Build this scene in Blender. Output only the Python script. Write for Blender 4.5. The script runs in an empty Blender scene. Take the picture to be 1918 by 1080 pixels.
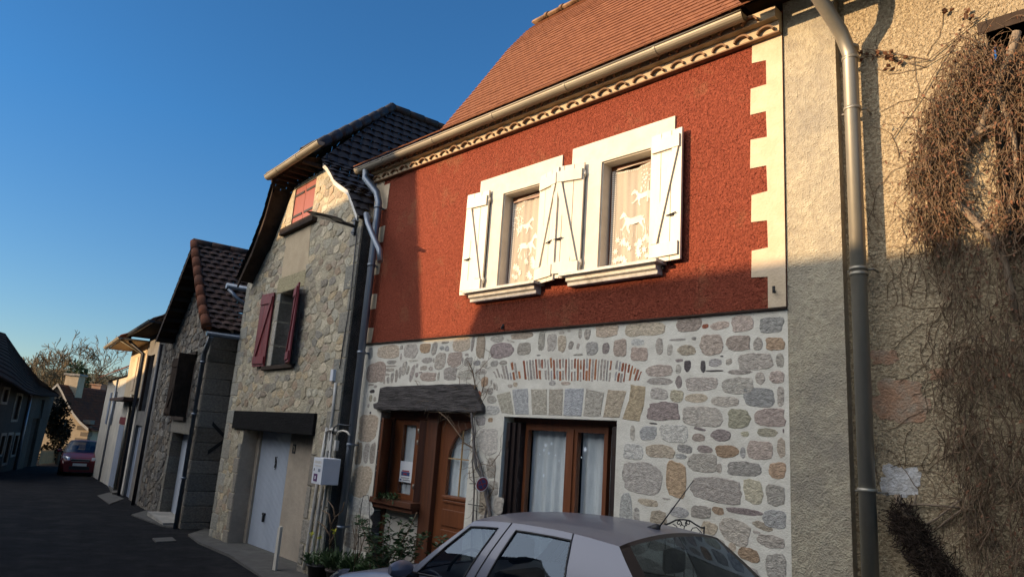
import bpy, bmesh, math, random
from mathutils import Vector, Matrix, noise as mn
R=math.radians; rnd=random.Random(7)
C=bpy.context.scene.collection; SC=bpy.context.scene
# ------------------------------------------------------------ camera, sky, sun, exposure
FPX=1303.0; ZC=1.8
AX=Vector((.70484,-.10434,-.70165)); AY=Vector((.70602,.19915,.67962)); AZ=Vector((.06883,-.97440,.21403))
cam=bpy.data.objects.new('camera',bpy.data.cameras.new('camera')); C.objects.link(cam)
cam.data.sensor_width=36; cam.data.lens=FPX/1918*36; cam.data.clip_end=2000; cam.data.clip_start=.05
cr=Vector((AX[0],AY[0],AZ[0])).normalized(); cf=Vector((AX[2],AY[2],AZ[2])).normalized(); cu=cr.cross(cf).normalized()
mw=Matrix.Identity(4)
for i in range(3): mw[i][0]=cr[i]; mw[i][1]=cu[i]; mw[i][2]=-cf[i]
mw[0][3]=0; mw[1][3]=0; mw[2][3]=ZC; cam.matrix_world=mw; SC.camera=cam
SUN_A=R(30); SUN_E=R(12)
SL=Vector((math.sin(SUN_A)*math.cos(SUN_E),math.cos(SUN_A)*math.cos(SUN_E),-math.sin(SUN_E)))
w=bpy.data.worlds.new('World'); SC.world=w; w.use_nodes=True
nt=w.node_tree; bg=nt.nodes['Background']; sk=nt.nodes.new('ShaderNodeTexSky'); sk.sky_type='NISHITA'
sk.sun_disc=False; sk.sun_elevation=SUN_E; sk.sun_rotation=R(210); sk.air_density=1.0; sk.dust_density=.0; sk.ozone_density=4.0; sk.altitude=200
# deep blue away from the sun, plus an unseen bright area added round the sun to lift the shade
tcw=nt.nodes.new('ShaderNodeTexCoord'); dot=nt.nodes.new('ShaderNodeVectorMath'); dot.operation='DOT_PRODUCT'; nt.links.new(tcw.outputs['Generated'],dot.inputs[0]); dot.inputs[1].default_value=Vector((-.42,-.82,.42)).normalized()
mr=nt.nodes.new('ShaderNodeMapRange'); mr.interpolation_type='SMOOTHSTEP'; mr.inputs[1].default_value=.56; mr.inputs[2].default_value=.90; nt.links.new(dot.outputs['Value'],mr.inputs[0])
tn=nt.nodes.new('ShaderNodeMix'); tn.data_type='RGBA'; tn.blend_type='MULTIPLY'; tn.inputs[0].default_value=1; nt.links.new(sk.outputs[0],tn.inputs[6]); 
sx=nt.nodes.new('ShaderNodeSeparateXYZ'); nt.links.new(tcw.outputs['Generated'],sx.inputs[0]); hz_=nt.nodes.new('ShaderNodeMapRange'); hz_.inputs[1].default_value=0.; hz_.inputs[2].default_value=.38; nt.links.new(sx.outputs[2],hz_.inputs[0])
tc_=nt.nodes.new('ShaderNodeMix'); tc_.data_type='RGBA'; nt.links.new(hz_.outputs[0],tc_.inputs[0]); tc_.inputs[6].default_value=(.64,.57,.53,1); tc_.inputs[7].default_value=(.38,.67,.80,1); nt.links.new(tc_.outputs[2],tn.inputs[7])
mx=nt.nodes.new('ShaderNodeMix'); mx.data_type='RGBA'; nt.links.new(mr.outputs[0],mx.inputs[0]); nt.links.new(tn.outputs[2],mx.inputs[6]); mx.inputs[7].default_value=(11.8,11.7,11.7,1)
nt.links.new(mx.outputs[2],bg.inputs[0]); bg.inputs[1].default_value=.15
sl=bpy.data.lights.new('sun','SUN'); sl.energy=4.7; sl.angle=R(.6); sl.color=(1,.70,.40)
so=bpy.data.objects.new('sun',sl); C.objects.link(so); so.rotation_mode='QUATERNION'; so.rotation_quaternion=SL.to_track_quat('-Z','Y')
SC.view_settings.view_transform='Standard'; SC.view_settings.look='None'; SC.view_settings.exposure=0.75; SC.view_settings.gamma=1
SC.render.engine='CYCLES'
def gz(x,y=0): return .0265*x
def ray(px,py):
    v=Vector((px-959,py-540,FPX)); return Vector((v.dot(AX),v.dot(AY),v.dot(AZ)))
def G(px,py,dz=0):
    r=ray(px,py); t=(-ZC+dz)/(r.z-.0265*r.x); return Vector((t*r.x,t*r.y,t*r.z+ZC))
class Fr:                                    # a facade: u runs right along it, v into the building, w up
    def __init__(s,x,y,deg,z=0):
        a=R(deg); s.o=Vector((x,y,z)); s.dx=Vector((math.cos(a),-math.sin(a),0)); s.n=Vector((math.sin(a),math.cos(a),0))
    def __call__(s,u,v,w): return s.o+s.dx*u+s.n*v+Vector((0,0,w))
    def px(s,x,y,v=0):
        r=ray(x,y); c=Vector((0,0,ZC)); o=s.o+s.n*v; t=(o-c).dot(s.n)/r.dot(s.n); p=c+r*t-o
        return (p.dot(s.dx),p.z)
    def sub(s,u,v,w,deg):
        f=Fr(0,0,0); f.o=s(u,v,w); a=R(deg); f.dx=s.dx*math.cos(a)-s.n*math.sin(a); f.n=s.dx*math.sin(a)+s.n*math.cos(a); return f
W0=Fr(0,0,0)
# ------------------------------------------------------------ materials
def mat(name,c1,c2=None,sc=4,rough=.8,metal=0,b=(60,.3,.01),b2=None,stretch=(1,1,1),c3=None,sc3=.7,detail=6,spec=.4,t3=(.45,.7),coat=0):
    m=bpy.data.materials.new(name); m.use_nodes=True; n=m.node_tree.nodes; l=m.node_tree.links; p=n['Principled BSDF']
    p.inputs['Roughness'].default_value=rough; p.inputs['Metallic'].default_value=metal; p.inputs['Specular IOR Level'].default_value=spec
    if coat: p.inputs['Coat Weight'].default_value=coat; p.inputs['Coat Roughness'].default_value=.04
    tc=n.new('ShaderNodeTexCoord'); mp=n.new('ShaderNodeMapping'); mp.inputs[3].default_value=stretch; l.new(tc.outputs['Object'],mp.inputs[0])
    c2=c2 or tuple(x*.8 for x in c1)
    ns=n.new('ShaderNodeTexNoise'); ns.inputs['Scale'].default_value=sc; ns.inputs['Detail'].default_value=detail; ns.inputs['Roughness'].default_value=.65; l.new(mp.outputs[0],ns.inputs[0])
    cr=n.new('ShaderNodeValToRGB'); cr.color_ramp.elements[0].position=.32; cr.color_ramp.elements[1].position=.68
    cr.color_ramp.elements[0].color=(*c2,1); cr.color_ramp.elements[1].color=(*c1,1); l.new(ns.outputs[0],cr.inputs[0]); col=cr.outputs[0]
    if c3:
        n3=n.new('ShaderNodeTexNoise'); n3.inputs['Scale'].default_value=sc3; n3.inputs['Detail'].default_value=8; n3.inputs['Roughness'].default_value=.7; l.new(mp.outputs[0],n3.inputs[0])
        r3=n.new('ShaderNodeValToRGB'); r3.color_ramp.elements[0].position=t3[0]; r3.color_ramp.elements[1].position=t3[1]; l.new(n3.outputs[0],r3.inputs[0])
        mx=n.new('ShaderNodeMix'); mx.data_type='RGBA'; l.new(r3.outputs[0],mx.inputs[0]); l.new(col,mx.inputs[6]); mx.inputs[7].default_value=(*c3,1); col=mx.outputs[2]
    l.new(col,p.inputs['Base Color']); last=None
    for bb in (b,b2):
        if not bb: continue
        nb=n.new('ShaderNodeTexNoise'); nb.inputs['Scale'].default_value=bb[0]; nb.inputs['Detail'].default_value=5; l.new(mp.outputs[0],nb.inputs[0])
        bu=n.new('ShaderNodeBump'); bu.inputs['Strength'].default_value=bb[1]; bu.inputs['Distance'].default_value=bb[2]; l.new(nb.outputs[0],bu.inputs['Height'])
        if last: l.new(last,bu.inputs['Normal'])
        last=bu.outputs[0]
    if last: l.new(last,p.inputs['Normal'])
    m['col']=0; return m
def attr_mat(name,rough=.9,bs=75,bd=.016,vary=.46):
    m=mat(name,(1,1,1),(1-vary,)*3,sc=24,rough=rough,b=(bs,.8,bd),b2=(20,.5,.02),stretch=(1,1,1.4),spec=.12)
    n=m.node_tree.nodes; l=m.node_tree.links; p=n['Principled BSDF']; a=n.new('ShaderNodeAttribute'); a.attribute_name='Col'
    src=p.inputs['Base Color'].links[0].from_socket; mx=n.new('ShaderNodeMix'); mx.data_type='RGBA'; mx.blend_type='MULTIPLY'; mx.inputs[0].default_value=1
    l.new(src,mx.inputs[6]); l.new(a.outputs[0],mx.inputs[7]); l.new(mx.outputs[2],p.inputs['Base Color']); return m
def rubble(name,cols,mortar,sc=4.2,stretch=(.75,.75,1.25),bd=.05,patch=None,edge=.06,warp=.12):
    m=bpy.data.materials.new(name); m.use_nodes=True; n=m.node_tree.nodes; l=m.node_tree.links; p=n['Principled BSDF']; p.inputs['Roughness'].default_value=.92; p.inputs['Specular IOR Level'].default_value=.2
    tc=n.new('ShaderNodeTexCoord'); mp=n.new('ShaderNodeMapping'); mp.inputs[3].default_value=stretch; l.new(tc.outputs['Object'],mp.inputs[0])
    wn=n.new('ShaderNodeTexNoise'); wn.inputs['Scale'].default_value=3.; wn.inputs['Detail'].default_value=4; l.new(mp.outputs[0],wn.inputs[0])
    wm=n.new('ShaderNodeVectorMath'); wm.operation='MULTIPLY_ADD'; wm.inputs[1].default_value=(warp*2,)*3; l.new(wn.outputs[1],wm.inputs[0]); l.new(mp.outputs[0],wm.inputs[2])
    v1=n.new('ShaderNodeTexVoronoi'); v1.inputs['Scale'].default_value=sc; l.new(wm.outputs[0],v1.inputs[0])
    v2=n.new('ShaderNodeTexVoronoi'); v2.feature='DISTANCE_TO_EDGE'; v2.inputs['Scale'].default_value=sc; l.new(wm.outputs[0],v2.inputs[0])
    sp=n.new('ShaderNodeSeparateColor'); l.new(v1.outputs['Color'],sp.inputs[0])
    rp=n.new('ShaderNodeValToRGB'); rp.color_ramp.interpolation='LINEAR'
    for i,c in enumerate(cols):
        e=rp.color_ramp.elements[i] if i<2 else rp.color_ramp.elements.new(.5)
        e.position=i/(len(cols)-1); e.color=(*c,1)
    l.new(sp.outputs[0],rp.inputs[0])
    fn=n.new('ShaderNodeTexNoise'); fn.inputs['Scale'].default_value=16; fn.inputs['Detail'].default_value=8; fn.inputs['Roughness'].default_value=.7; l.new(mp.outputs[0],fn.inputs[0])
    fr=n.new('ShaderNodeMapRange'); fr.inputs[1].default_value=.3; fr.inputs[2].default_value=.7; fr.inputs[3].default_value=.6; fr.inputs[4].default_value=1.15; l.new(fn.outputs[0],fr.inputs[0])
    er=n.new('ShaderNodeMapRange'); er.inputs[1].default_value=edge*.4; er.inputs[2].default_value=edge; l.new(v2.outputs[0],er.inputs[0])
    # ragged mortar: some joints are flush and wide, some open
    en=n.new('ShaderNodeMath'); en.operation='MULTIPLY_ADD'; en.inputs[1].default_value=1.5; l.new(fn.outputs[0],en.inputs[0]); en.inputs[2].default_value=-.35
    em=n.new('ShaderNodeMath'); em.operation='MULTIPLY'; em.use_clamp=True; l.new(er.outputs[0],em.inputs[0]); l.new(en.outputs[0],em.inputs[1])
    mx=n.new('ShaderNodeMix'); mx.data_type='RGBA'; mx.inputs[6].default_value=(*mortar,1); l.new(em.outputs[0],mx.inputs[0]); l.new(rp.outputs[0],mx.inputs[7])
    ln=n.new('ShaderNodeTexNoise'); ln.inputs['Scale'].default_value=.55; ln.inputs['Detail'].default_value=5; l.new(tc.outputs['Object'],ln.inputs[0])
    lr=n.new('ShaderNodeMapRange'); lr.inputs[1].default_value=.35; lr.inputs[2].default_value=.65; lr.inputs[3].default_value=.75; lr.inputs[4].default_value=1.15; l.new(ln.outputs[0],lr.inputs[0])
    mm=n.new('ShaderNodeMath'); mm.operation='MULTIPLY'; l.new(fr.outputs[0],mm.inputs[0]); l.new(lr.outputs[0],mm.inputs[1])
    vm=n.new('ShaderNodeVectorMath'); vm.operation='SCALE'; l.new(mx.outputs[2],vm.inputs[0]); l.new(mm.outputs[0],vm.inputs['Scale']); l.new(vm.outputs[0],p.inputs['Base Color'])
    h=n.new('ShaderNodeMath'); h.operation='MULTIPLY_ADD'; l.new(er.outputs[0],h.inputs[0]); h.inputs[1].default_value=.5; l.new(sp.outputs[1],h.inputs[2])
    h2=n.new('ShaderNodeMath'); h2.operation='MULTIPLY_ADD'; l.new(fn.outputs[0],h2.inputs[0]); h2.inputs[1].default_value=1.3; l.new(h.outputs[0],h2.inputs[2])
    bu=n.new('ShaderNodeBump'); bu.inputs['Strength'].default_value=.9; bu.inputs['Distance'].default_value=bd; l.new(h2.outputs[0],bu.inputs['Height']); l.new(bu.outputs[0],p.inputs['Normal'])
    return m
def glass(name,tint=(.8,.85,.85),base=.08,rough=.02,gc=(1,1,1)):
    m=bpy.data.materials.new(name); m.use_nodes=True; n=m.node_tree.nodes; l=m.node_tree.links; n.remove(n['Principled BSDF']); o=n['Material Output']
    t=n.new('ShaderNodeBsdfTransparent'); t.inputs[0].default_value=(*tint,1); g=n.new('ShaderNodeBsdfGlossy'); g.inputs['Roughness'].default_value=rough; g.inputs[0].default_value=(*gc,1)
    lw=n.new('ShaderNodeLayerWeight'); lw.inputs[0].default_value=.5; pw_=n.new('ShaderNodeMath'); pw_.operation='POWER'; pw_.inputs[1].default_value=4; l.new(lw.outputs['Facing'],pw_.inputs[0]); a=n.new('ShaderNodeMath'); a.operation='MULTIPLY_ADD'; a.inputs[1].default_value=.8; a.inputs[2].default_value=base; a.use_clamp=True; l.new(pw_.outputs[0],a.inputs[0])
    x=n.new('ShaderNodeMixShader'); l.new(a.outputs[0],x.inputs[0]); l.new(t.outputs[0],x.inputs[1]); l.new(g.outputs[0],x.inputs[2]); l.new(x.outputs[0],o.inputs[0]); return m
M={}
def mk(k,*a,**kw): M[k]=mat(k,*a,**kw); return M[k]
mk('red_roughcast',(.35,.092,.052),(.215,.048,.029),sc=44,rough=.95,b=(75,1.,.042),b2=(38,.8,.045),c3=(.32,.15,.08),sc3=1.7,spec=.1,t3=(.55,.78))
mk('lime_mortar',(.72,.69,.60),(.60,.57,.49),sc=5,rough=.95,b=(70,.5,.01),b2=(8,.4,.03),c3=(.50,.46,.38),sc3=1.8,t3=(.5,.9),spec=.15)
mk('quoin_paint',(.60,.48,.345),(.52,.41,.28),sc=6,rough=.9,b=(50,.5,.01),b2=(9,.4,.02),spec=.15)
mk('white_render',(.62,.575,.49),(.54,.49,.41),sc=6,rough=.85,b=(40,.3,.008),b2=(7,.4,.02),spec=.2)
mk('white_paint',(.61,.57,.485),(.54,.50,.42),sc=9,rough=.45,b=(30,.15,.004),stretch=(1,1,.3),c3=(.42,.37,.30),sc3=3,t3=(.58,.85),spec=.4)
mk('sill_stone',(.62,.60,.56),(.46,.44,.41),sc=11,rough=.85,b=(60,.4,.01),c3=(.22,.21,.19),sc3=5,t3=(.55,.75))
mk('grey_render',(.47,.42,.31),(.33,.285,.21),sc=22,rough=.95,b=(75,.9,.02),b2=(22,.5,.03),c3=(.23,.21,.18),sc3=1.3,t3=(.45,.8),spec=.1)
mk('tan_roughcast',(.60,.50,.335),(.26,.19,.115),sc=36,rough=.95,b=(42,1.,.05),b2=(90,.7,.02),c3=(.33,.27,.19),sc3=1.2,t3=(.5,.8),spec=.1)
mk('orange_patch',(.40,.24,.15),(.28,.17,.11),sc=30,rough=.95,b=(60,.9,.02),c3=(.33,.27,.2),sc3=7,t3=(.45,.65),spec=.1)
mk('pale_patch',(.60,.60,.60),(.40,.38,.35),sc=26,rough=.95,b=(50,.8,.02),c3=(.3,.28,.25),sc3=5,t3=(.5,.7),spec=.1)
mk('cream_render',(.52,.42,.28),(.44,.34,.22),sc=4,rough=.93,b=(50,.4,.012),c3=(.38,.29,.19),sc3=.9)
mk('garage_render',(.42,.35,.27),(.32,.27,.21),sc=5,rough=.93,b=(60,.6,.012),c3=(.24,.21,.17),sc3=1.3)
mk('gutter_zinc',(.30,.26,.19),(.22,.19,.14),sc=7,rough=.55,metal=.25,b=(20,.1,.004),stretch=(.3,1,1),c3=(.18,.16,.13),sc3=2)
mk('zinc',(.36,.325,.255),(.25,.23,.185),sc=7,rough=.45,metal=.6,b=(20,.1,.004),stretch=(1,1,.3),c3=(.3,.29,.26),sc3=2)
mk('grey_pipe',(.20,.23,.27),(.15,.17,.20),sc=7,rough=.35,metal=.5,b=(20,.1,.004),stretch=(1,1,.2))
mk('black_pipe',(.04,.045,.055),(.03,.03,.035),sc=7,rough=.4,metal=.2,b=(20,.1,.004))
mk('pvc_white',(.55,.53,.48),(.46,.44,.40),sc=5,rough=.5,b=(20,.1,.002),c3=(.3,.28,.25),sc3=4)
mk('clay_tile',(.235,.100,.052),(.15,.062,.036),sc=12,rough=.85,b=(50,.5,.006),c3=(.19,.08,.045),sc3=5,t3=(.5,.9),spec=.12)
mk('canal_tile',(.27,.16,.09),(.15,.095,.06),sc=12,rough=.85,b=(50,.5,.006),spec=.2)
mk('dark_tile',(.030,.026,.026),(.016,.014,.015),sc=8,rough=.6,b=(50,.4,.006),c3=(.07,.055,.045),sc3=9,t3=(.55,.8),spec=.35)
mk('brown_tile',(.085,.045,.032),(.032,.022,.020),sc=5,rough=.85,b=(30,.6,.01),c3=(.11,.085,.07),sc3=7,t3=(.5,.75),spec=.2)
mk('old_tile',(.035,.026,.022),(.018,.014,.013),sc=3,rough=.95,b=(20,.6,.02),spec=.03)
mk('rust_tile',(.17,.06,.030),(.09,.036,.022),sc=6,spec=.08,rough=.9,b=(50,.4,.006),c3=(.07,.04,.03),sc3=2)
mk('red_shutter',(.20,.022,.026),(.14,.016,.020),sc=8,rough=.55,b=(60,.25,.004),stretch=(3,3,.25),c3=(.10,.014,.018),sc3=2.5)
mk('faded_red_shutter',(.27,.06,.042),(.20,.042,.03),sc=8,rough=.6,b=(60,.25,.004),stretch=(3,3,.25),c3=(.22,.05,.04),sc3=2.5)
mk('oak',(.19,.062,.022),(.12,.038,.014),sc=7,rough=.42,b=(40,.25,.004),stretch=(4,4,.35),spec=.5)
mk('dark_oak',(.12,.042,.018),(.07,.026,.014),sc=7,rough=.5,b=(40,.25,.004),stretch=(4,4,.35))
mk('dark_shutter',(.028,.016,.014),(.018,.011,.010),sc=7,rough=.5,b=(40,.2,.004),stretch=(3,3,.3))
mk('weathered_beam',(.15,.135,.128),(.035,.032,.032),sc=6,rough=.92,b=(14,1.,.05),b2=(45,.6,.02),stretch=(.5,2,4),c3=(.10,.09,.09),sc3=3,spec=.15)
mk('tarred_beam',(.014,.013,.013),(.008,.0075,.0075),sc=7,spec=.06,rough=.85,b=(25,.6,.02),stretch=(.5,2,3))
mk('old_wood',(.06,.043,.033),(.03,.022,.018),sc=7,spec=.1,rough=.9,b=(25,.6,.02),stretch=(.7,.7,.7))
mk('asphalt',(.016,.016,.018),(.008,.008,.009),sc=3,rough=.9,b=(90,.9,.012),b2=(4,.3,.03),c3=(.030,.029,.029),sc3=1.4,t3=(.48,.75),spec=.06)
mk('concrete',(.12,.115,.105),(.07,.066,.06),sc=5,rough=.92,b=(60,.7,.012),c3=(.09,.085,.08),sc3=1.3,spec=.2)
mk('soil',(.06,.05,.035),(.03,.025,.02),sc=9,rough=1,b=(30,1.,.05))
mk('field',(.10,.11,.05),(.07,.07,.035),sc=.4,rough=1,b=(3,.6,.2))
mk('lace',(.70,.66,.58),(.64,.60,.53),sc=60,rough=.9,b=(200,.5,.003))
mk('lace_cloth',(.40,.355,.29),(.35,.305,.245),sc=80,rough=.95,b=(260,.6,.002))
mk('sheer_cloth',(.72,.76,.78),(.60,.64,.66),sc=30,rough=.95,b=(120,.3,.002),stretch=(1,1,.2))
mk('frost_paper',(.80,.86,.90),(.7,.78,.85),sc=9,rough=.6)
mk('paper',(.78,.80,.82),(.74,.76,.78),sc=9,rough=.5); mk('ink_blue',(.06,.10,.25)); mk('ink_red',(.45,.03,.04)); mk('ink_black',(.02,.02,.025))
mk('blue_enamel',(.04,.05,.14),rough=.35); mk('red_enamel',(.20,.03,.04),rough=.35)
mk('meter_plastic',(.62,.64,.68),(.56,.58,.62),sc=5,rough=.45,b=(20,.05,.001)); mk('iron',(.02,.02,.022),(.012,.012,.013),sc=20,rough=.6,metal=.3); mk('purple_ink',(.10,.03,.12))
mk('white_metal',(.44,.485,.55),(.38,.42,.48),sc=4,rough=.4,b=(10,.05,.002),stretch=(1,1,.3),c3=(.45,.48,.52),sc3=1.5,t3=(.55,.85))
mk('blue_grey_door',(.26,.31,.40),(.17,.20,.26),sc=6,rough=.7,b=(30,.4,.01),stretch=(4,4,.3),c3=(.10,.11,.13),sc3=2)
mk('lamp_metal',(.045,.05,.06),(.035,.04,.045),sc=5,rough=.4,metal=.5); mk('lamp_lens',(.35,.36,.36),rough=.2)
mk('terracotta_pot',(.10,.07,.06),(.05,.04,.035),sc=6); mk('black_pot',(.018,.018,.02),rough=.5)
mk('leaf_dark',(.035,.075,.02),(.02,.045,.014),sc=9,rough=.5,spec=.5); mk('bush_leaf',(.022,.022,.013),(.012,.012,.008),sc=9,rough=.7,spec=.15); mk('leaf_grass',(.06,.10,.03),(.03,.06,.02),sc=9,rough=.6)
mk('yellow_petal',(.62,.60,.04),(.5,.5,.04),rough=.6); mk('twig',(.22,.145,.085),(.09,.06,.04),sc=12,rough=.9); mk('vine_bark',(.30,.23,.16),(.16,.12,.085),sc=14,rough=.9,b=(30,.8,.02),stretch=(1,1,.3))
mk('grey_bark',(.17,.15,.14),(.09,.08,.075),sc=14,rough=.9,b=(30,.8,.02)); mk('dead_leaf',(.20,.085,.04),(.09,.045,.028),sc=10,rough=.8)
mk('tree_bark',(.17,.125,.08),(.11,.08,.055),sc=3,rough=.95); mk('wood_twigs',(.15,.105,.06),(.09,.075,.04),sc=.3,rough=1)
mk('car_silver',(.125,.135,.175),(.12,.13,.17),sc=2,rough=.40,metal=.25,b=None,coat=.28); mk('car_red',(.13,.006,.008),(.12,.005,.007),sc=2,rough=.45,metal=.0,b=None,coat=.25)
mk('rubber',(.012,.012,.013),rough=.8); mk('black_trim',(.015,.015,.017),rough=.5,b=None); mk('rim',(.45,.46,.48),rough=.35,metal=.8,b=None); mk('seat_cloth',(.05,.05,.055),rough=.95)
mk('tail_red',(.35,.015,.01),rough=.15,b=None,coat=1.); mk('head_lens',(.55,.60,.66),rough=.12,b=None,coat=1.,metal=.3); mk('amber',(.6,.16,.02),rough=.15,b=None,coat=1.)
mk('plate',(.7,.7,.68),rough=.4); mk('room_wall',(.42,.35,.27),rough=1); mk('shaded_stone',(.075,.072,.070),(.035,.034,.034),sc=5,rough=.95,b=(30,.8,.02),b2=(6,.7,.04),c3=(.13,.125,.115),sc3=1.5,t3=(.5,.8),spec=.1); mk('dark_room',(.02,.018,.016),rough=1); mk('picket',(.45,.30,.14),(.30,.20,.10),rough=.8)
mk('stone_grey',(.40,.37,.31),(.26,.24,.21),sc=5,rough=.92,b=(40,.8,.02),b2=(9,.5,.03),c3=(.20,.19,.17),sc3=1.5)
mk('stone_block',(.30,.26,.20),(.17,.155,.13),sc=5,rough=.92,b=(40,.8,.02),b2=(7,.7,.04),c3=(.11,.10,.09),sc3=1.2)
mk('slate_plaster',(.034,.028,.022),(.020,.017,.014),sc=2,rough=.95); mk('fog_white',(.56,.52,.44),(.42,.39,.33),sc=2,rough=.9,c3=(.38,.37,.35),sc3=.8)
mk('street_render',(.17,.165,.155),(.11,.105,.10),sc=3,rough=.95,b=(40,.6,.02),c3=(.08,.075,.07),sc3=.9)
M['stones']=attr_mat('stones')
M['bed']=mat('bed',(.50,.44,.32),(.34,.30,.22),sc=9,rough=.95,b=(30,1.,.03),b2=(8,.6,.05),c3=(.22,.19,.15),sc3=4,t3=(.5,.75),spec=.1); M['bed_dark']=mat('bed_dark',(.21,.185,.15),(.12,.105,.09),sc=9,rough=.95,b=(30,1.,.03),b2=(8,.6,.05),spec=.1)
M['rubble']=rubble('rubble',[(.62,.56,.44),(.36,.32,.27),(.66,.61,.49),(.24,.21,.19),(.54,.43,.29)],(.60,.53,.38),sc=4.8,bd=.09)
M['rubble_dark']=rubble('rubble_dark',[(.38,.34,.28),(.20,.185,.16),(.42,.38,.32),(.13,.115,.10),(.33,.27,.2)],(.22,.195,.155),sc=3.4,stretch=(.6,.6,1.4),bd=.06)
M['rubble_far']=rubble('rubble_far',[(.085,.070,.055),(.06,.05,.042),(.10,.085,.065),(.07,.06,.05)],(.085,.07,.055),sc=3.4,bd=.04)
M['pane']=glass('pane',(.96,.97,.97),.03); M['car_glass']=glass('car_glass',(.34,.38,.40),.06,.02,(.62,.78,1.))
M['lit_pane']=glass('lit_pane',(.97,.97,.97),.0)
# ------------------------------------------------------------ objects
def inpoly(x,y,P):
    c=False; n=len(P)
    for i in range(n):
        (x1,y1),(x2,y2)=P[i],P[(i+1)%n]
        if (y1>y)!=(y2>y) and x<(x2-x1)*(y-y1)/(y2-y1)+x1: c=not c
    return c
def root_of(o):
    while o.parent: o=o.parent
    return o
class MB:
    def __init__(s): s.bm=bmesh.new(); s.col=None
    def colr(s,c):
        if s.col is None: s.col=s.bm.loops.layers.float_color.new('Col')
        s.cc=c; return s
    def face(s,vs,smooth=False):
        try: f=s.bm.faces.new(vs)
        except ValueError: return None
        f.smooth=smooth
        if s.col:
            for lp in f.loops: lp[s.col]=(*s.cc,1)
        return f
    def poly(s,pts,smooth=False): return s.face([s.bm.verts.new(p) for p in pts],smooth)
    def box(s,fr,u0,u1,v0,v1,w0,w1,top=None):
        q=[fr(u,v,w) for w in (w0,w1) for (u,v) in ((u0,v0),(u1,v0),(u1,v1),(u0,v1))]
        V=[s.bm.verts.new(p) for p in q]
        for f in ((0,1,5,4),(1,2,6,5),(2,3,7,6),(3,0,4,7),(4,5,6,7),(3,2,1,0)): s.face([V[i] for i in f])
        return s
    def prism(s,fr,pts,v0,v1,smooth=False):       # polygon in (u,w), extruded along v
        a=[s.bm.verts.new(fr(u,v0,w)) for u,w in pts]; b=[s.bm.verts.new(fr(u,v1,w)) for u,w in pts]; n=len(a)
        s.face(a); s.face(b[::-1])
        for i in range(n): s.face([a[i],b[i],b[(i+1)%n],a[(i+1)%n]],smooth)
        return s
    def prof(s,fr,pts,u0,u1,caps=True,smooth=False,closed=True):   # profile in (v,w) swept along u
        a=[s.bm.verts.new(fr(u0,v,w)) for v,w in pts]; b=[s.bm.verts.new(fr(u1,v,w)) for v,w in pts]; n=len(a)
        if caps and closed: s.face(a); s.face(b[::-1])
        for i in range(n if closed else n-1): s.face([a[i],b[i],b[(i+1)%n],a[(i+1)%n]],smooth)
        return s
    def tube(s,pts,r,n=8,smooth=True,cap=True):
        pts=[Vector(p) for p in pts]; rr=r if isinstance(r,(list,tuple)) else [r]*len(pts); rings=[]
        up=Vector((.13,.21,.97))
        for i,p in enumerate(pts):
            d=(pts[min(i+1,len(pts)-1)]-pts[max(i-1,0)])
            if d.length<1e-6: d=Vector((0,0,1))
            d.normalize(); a=d.cross(up)
            if a.length<.1: a=d.cross(Vector((1,0,0)))
            a.normalize(); b=d.cross(a); up=b if False else up
            rings.append([s.bm.verts.new(p+(a*math.cos(k*2*math.pi/n)+b*math.sin(k*2*math.pi/n))*rr[i]) for k in range(n)])
        for i in range(len(rings)-1):
            for k in range(n): s.face([rings[i][k],rings[i][(k+1)%n],rings[i+1][(k+1)%n],rings[i+1][k]],smooth)
        if cap: s.face(rings[0][::-1]); s.face(rings[-1])
        return s
    def grid(s,g,smooth=True,mask=None):
        V=[[s.bm.verts.new(p) for p in row] for row in g]
        for i in range(len(V)-1):
            for j in range(len(V[0])-1):
                if mask and not mask(i,j): continue
                s.face([V[i][j],V[i][j+1],V[i+1][j+1],V[i+1][j]],smooth)
        return s
    def wall(s,fr,outer,holes,v0,thick,back=True,reveal=None):
        bm=s.bm; es=[]; loops=[]
        for lp in [outer]+holes:
            V=[bm.verts.new(fr(u,v0,w)) for u,w in lp]; loops.append(V)
            es+=[bm.edges.new((V[i],V[(i+1)%len(V)])) for i in range(len(V))]
        res=bmesh.ops.triangle_fill(bm,edges=es,use_beauty=True,normal=-fr.n)
        for li,(lp,V) in enumerate(zip([outer]+holes,loops)):
            t=thick if li==0 else (reveal or thick)
            B=[bm.verts.new(fr(u,v0+t,w)) for u,w in lp]
            for i in range(len(V)): s.face([V[i],V[(i+1)%len(V)],B[(i+1)%len(V)],B[i]])
        return s
    def build(s,name,m,parent=None,bev=0,solid=0,normals=True):
        if normals: bmesh.ops.recalc_face_normals(s.bm,faces=s.bm.faces[:])
        if parent:
            o0=root_of(parent).location
            for v in s.bm.verts: v.co-=o0
        me=bpy.data.meshes.new(name); s.bm.to_mesh(me); s.bm.free(); me.materials.append(M[m] if isinstance(m,str) else m)
        o=bpy.data.objects.new(name,me); C.objects.link(o); o.parent=parent
        if bev:
            b=o.modifiers.new('b','BEVEL'); b.width=bev; b.segments=2; b.limit_method='ANGLE'; b.angle_limit=R(40)
        return o
def tag(o,label=None,cat=None,group=None,kind=None):
    if label: o['label']=label
    if cat: o['category']=cat
    if group: o['group']=group
    if kind: o['kind']=kind
    return o
def thing(name,label,cat,loc,group=None):
    o=bpy.data.objects.new(name,None); o.location=Vector(loc); o.empty_display_size=.2; C.objects.link(o); return tag(o,label,cat,group)
def own(o,loc):                                   # move the origin of a one-mesh thing to its base
    loc=Vector(loc)
    for v in o.data.vertices: v.co-=loc
    o.location=loc; return o
def jit(a): return rnd.uniform(-a,a)
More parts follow.
